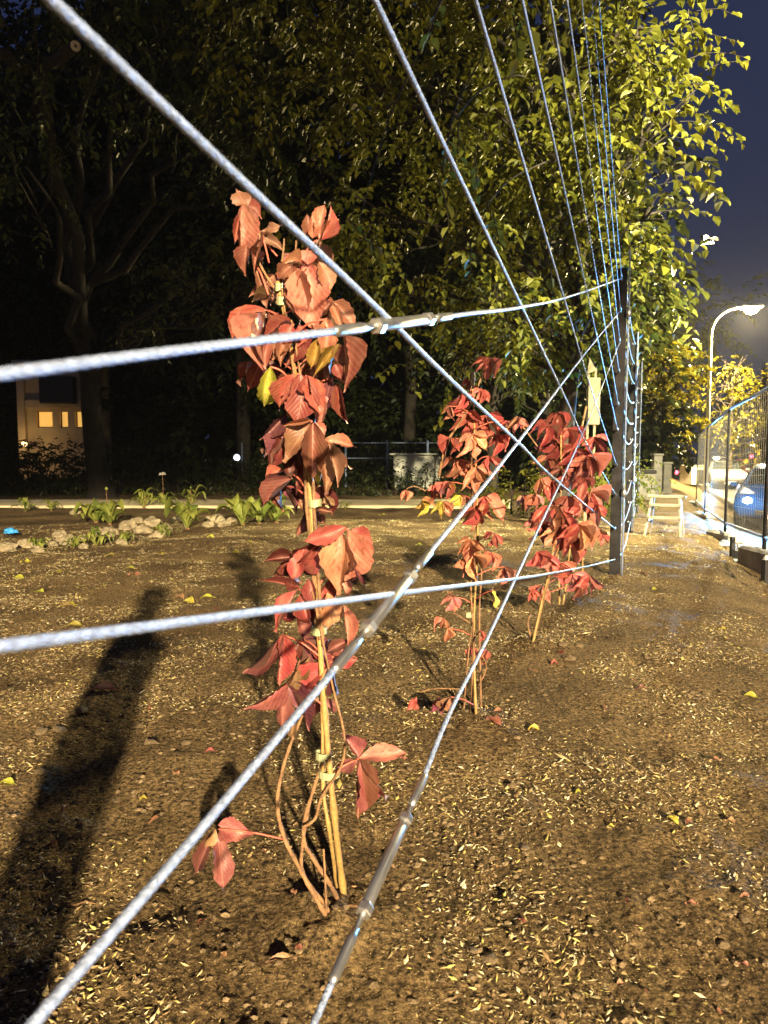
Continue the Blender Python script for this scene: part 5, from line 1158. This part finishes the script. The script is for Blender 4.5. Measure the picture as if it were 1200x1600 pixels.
# ---------------- cars
def car_body(w_, prof):
    """smooth shell from side sections: (x, z_bottom, z_shoulder, z_roof, roof half-width)"""
    m = MB(); n = len(prof); vs = []
    for (x, zb, zs, zr, rw) in prof:
        h = w_/2
        ring = [(-h*.86, zb), (-h, zb+.12), (-h, zs-.05), (-h*.96, zs), (-rw, zr), (-rw*.5, zr+.02), (rw*.5, zr+.02), (rw, zr), (h*.96, zs), (h, zs-.05), (h, zb+.12), (h*.86, zb)]
        vs += [(x, y, z) for (y, z) in ring]
    k = 12; fs = []
    for i in range(n-1):
        for j in range(k):
            j2 = (j+1) % k; fs.append((i*k+j, i*k+j2, (i+1)*k+j2, (i+1)*k+j))
    fs.append(tuple(reversed(range(k)))); fs.append(tuple((n-1)*k+j for j in range(k)))
    return m.add(vs, [f[::-1] for f in fs])
def car(pos, heading, col, label, beam=None, lit=True):
    """front of the car points along +X of the root"""
    paint = mat('car_paint_'+label.split()[0], col, .25, .3, var=.05)
    root = empty('car', pos, heading, label, 'car', 'cars on the road'); w_ = 1.76
    prof = [(-2.1, .42, .78, .80, .70), (-2.0, .32, .90, .94, .72), (-1.5, .26, .95, 1.10, .66), (-1.0, .24, .95, 1.42, .58), (-.2, .24, .93, 1.47, .58), (.45, .24, .92, 1.40, .58), (1.0, .24, .92, 1.0, .70), (1.15, .24, .90, .95, .74), (1.8, .26, .82, .84, .76), (2.08, .32, .70, .72, .72), (2.15, .40, .60, .62, .66)]
    car_body(w_, prof).build('body', paint, root, local=True, smooth=True)
    # glass laid just proud of the cabin
    g = MB(); g.add([(.53, -.56, 1.36), (.53, .56, 1.36), (1.04, .68, .995), (1.04, -.68, .995)], [(0, 1, 2, 3)]); 
    for v in range(4): g.v[v] = (g.v[v][0]+.02, g.v[v][1], g.v[v][2]+.02)
    g.build('windscreen', MT['glass'], root, local=True)
    for s in (-1, 1):
        q = MB().add([(.78, s*.80, .95), (-1.3, s*.80, .98), (-.95, s*.635, 1.36), (.40, s*.635, 1.36)], [(0, 1, 2, 3)]); q.v = [(x, y+s*.03, z) for x, y, z in q.v]; q.build('side_window', MT['glass'], root, local=True)
        for x in (-1.32, 1.34):
            wm = Matrix.Translation(Vector((x, s*.80, .31))) @ Matrix.Rotation(R(90), 4, 'X')
            wh = MB().lathe((0, 0, 0), [(.20, -.11), (.29, -.11), (.32, -.08), (.32, .08), (.29, .11), (.20, .11)], 20, wm).build('wheel', MT['black'], root, local=True, smooth=True)
            MB().lathe((0, 0, 0), [(.20, -.115), (.20, .115)], 16, wm).build('rim', MT['steel'], wh, local=True)
        hm = Matrix.Translation(Vector((2.04, s*.60, .63))) @ Matrix.Rotation(R(90), 4, 'Y')
        MB().lathe((0, 0, 0), [(.12, -.08), (.12, .05), (.09, .09), (.02, .11)], 14, hm).build('headlight', MT['headlight'] if lit else MT['glass'], root, local=True, smooth=True)
        MB().box((1.0, s*.98, 1.0), (.12, .16, .12), bev=.03).build('mirror', paint, root, local=True)
    MB().box((2.13, 0, .42), (.06, .9, .14), bev=.02).build('grille', MT['black'], root, local=True); MB().box((2.155, 0, .33), (.02, .5, .11), bev=.004).build('number_plate', MT['paint'], root, local=True)
    if beam:
        for s in (-1, 1):
            l = bpy.data.lights.new('headlight_beam', 'SPOT'); l.energy = beam[0]; l.color = beam[1]; l.spot_size = R(beam[2]); l.spot_blend = .6; l.shadow_soft_size = .06
            o = bpy.data.objects.new('headlight_beam', l); link(o); o.parent = root; o.location = (2.2, s*.60, .66); o.rotation_euler = Vector((1, 0, beam[3])).to_track_quat('-Z', 'Y').to_euler()
    return root
def head_to(p, q): return math.atan2(q[1]-p[1], q[0]-p[0])
p = Vector((at(1222, 715, 17.5).x, 17.5, -.53)); car(p, head_to(p, (1.0, 2.5)), (.01, .09, .40), 'blue car with glaring headlights close behind the mesh fence', (HEAD_POWER, HEAD_COL, 70, -.01))
p = Vector((at(1130, 715, 38).x, 38, -.53)); car(p, head_to(p, (9.5, 8)), (.22, .22, .24), 'white car with bright headlights in the queue', (120, (.7, .85, 1), 60, -.06))
p = Vector((at(1165, 715, 50).x, 50, -.53)); car(p, head_to(p, (9, 8)), (.45, .12, .10), 'dark red car waiting behind the white car')
p = Vector((at(1066, 715, 52).x, 52, -.53)); car(p, head_to(p, (11, 10)), (.05, .05, .06), 'black car with headlights on, far down the road beside the pillars')
p = Vector((at(1096, 715, 62).x, 62, -.53)); car(p, head_to(p, (15, 10)), (.3, .3, .32), 'grey car with headlights on at the end of the queue')

# ================================================================== THE PHOTOGRAPHER, standing behind the lens (casts the long shadow)
def person():
    base = Vector((-.33, -.62, terr(-.33, -.62)))
    J = {'pel': (0, 0, .93), 'sp': (0, .01, 1.15), 'ch': (0, .01, 1.36), 'nk': (0, .01, 1.49), 'hd': (0, .03, 1.57), 'ht': (0, .03, 1.70),
         'rs': (.17, 0, 1.42), 're': (.17, .02, 1.16), 'rw': (.09, .11, 1.24), 'rh': (.05, .13, 1.30), 'ls': (-.17, 0, 1.42), 'le': (-.17, .02, 1.16), 'lw': (-.09, .11, 1.22), 'lh': (-.05, .13, 1.28),
         'rp': (.09, 0, .90), 'rk': (.11, .02, .50), 'ra': (.12, -.01, .09), 'rt': (.13, .15, .04), 'lp': (-.09, 0, .90), 'lk': (-.10, .02, .50), 'la': (-.11, -.01, .09), 'lt': (-.12, .15, .04)}
    Rd = {'pel': .15, 'sp': .135, 'ch': .155, 'nk': .06, 'hd': .088, 'ht': .075, 'rs': .075, 're': .05, 'rw': .034, 'rh': .036, 'ls': .075, 'le': .05, 'lw': .034, 'lh': .036, 'rp': .10, 'rk': .065, 'ra': .045, 'rt': .04, 'lp': .10, 'lk': .065, 'la': .045, 'lt': .04}
    Ed = [('pel', 'sp'), ('sp', 'ch'), ('ch', 'nk'), ('nk', 'hd'), ('hd', 'ht'), ('ch', 'rs'), ('rs', 're'), ('re', 'rw'), ('rw', 'rh'), ('ch', 'ls'), ('ls', 'le'), ('le', 'lw'), ('lw', 'lh'), ('pel', 'rp'), ('rp', 'rk'), ('rk', 'ra'), ('ra', 'rt'), ('pel', 'lp'), ('lp', 'lk'), ('lk', 'la'), ('la', 'lt')]
    for sd in ('r', 'l'):
        h = Vector(J[sd+'h'])
        for k in range(5):
            a, b, c = sd+'f%da' % k, sd+'f%db' % k, sd+'f%dc' % k; dx = (k-2)*.018 if k else (-.045 if sd == 'r' else .045)
            l1, l2 = (.035, .03) if k else (.02, .03)
            J[a] = tuple(h+Vector((dx, l1*.6, .01))); J[b] = tuple(h+Vector((dx, l1+.01, .035))); J[c] = tuple(h+Vector((dx*.9, l1-.005, .035+l2*(1-.1*abs(k-2)))))
            for q in (a, b, c): Rd[q] = .009
            Ed += [(sd+'h', a), (a, b), (b, c)]
    keys = list(J); me = bpy.data.meshes.new('person'); me.from_pydata([J[k] for k in keys], [(keys.index(a), keys.index(b)) for a, b in Ed], [])
    o = bpy.data.objects.new('person', me); link(o); o.location = base; o.rotation_euler = (0, 0, R(-58)); me.materials.append(MT['cloth'])
    sk = o.modifiers.new('skin', 'SKIN'); 
    for i, k in enumerate(keys):
        sv = me.skin_vertices[0].data[i]; sv.radius = (Rd[k], Rd[k]); sv.use_root = (k == 'pel')
    sb = o.modifiers.new('sub', 'SUBSURF'); sb.levels = 1; sb.render_levels = 2
    tag(o, 'person in dark clothes with raised hands, casting the long shadow over the soil', 'person')
    rh = MB(); bm = None
    hair = MB().lathe((0, 0, 0), [(.02, .10), (.07, .085), (.098, .04), (.102, -.02), (.09, -.08)], 14, Matrix.Translation(Vector((0, .01, 1.66)))); hair.build('hair', MT['black'], o, local=True, smooth=True)
    return o
person()

# ================================================================== damp night air that carries the lamps' glow
hz = MB().box((0, 0, 10.0), (560, 560, 24.0)).build('haze', None, label='thin damp night air around the lamps', cat='haze', kind='stuff')
hm = bpy.data.materials.new('haze'); hm.use_nodes = True; N = hm.node_tree.nodes; N.clear()
ho = N.new('ShaderNodeOutputMaterial'); hv = N.new('ShaderNodeVolumePrincipled'); hv.inputs['Color'].default_value = (.9, .92, 1, 1); hv.inputs['Density'].default_value = HAZE
hm.node_tree.links.new(hv.outputs[0], ho.inputs['Volume']); hz.data.materials.append(hm)
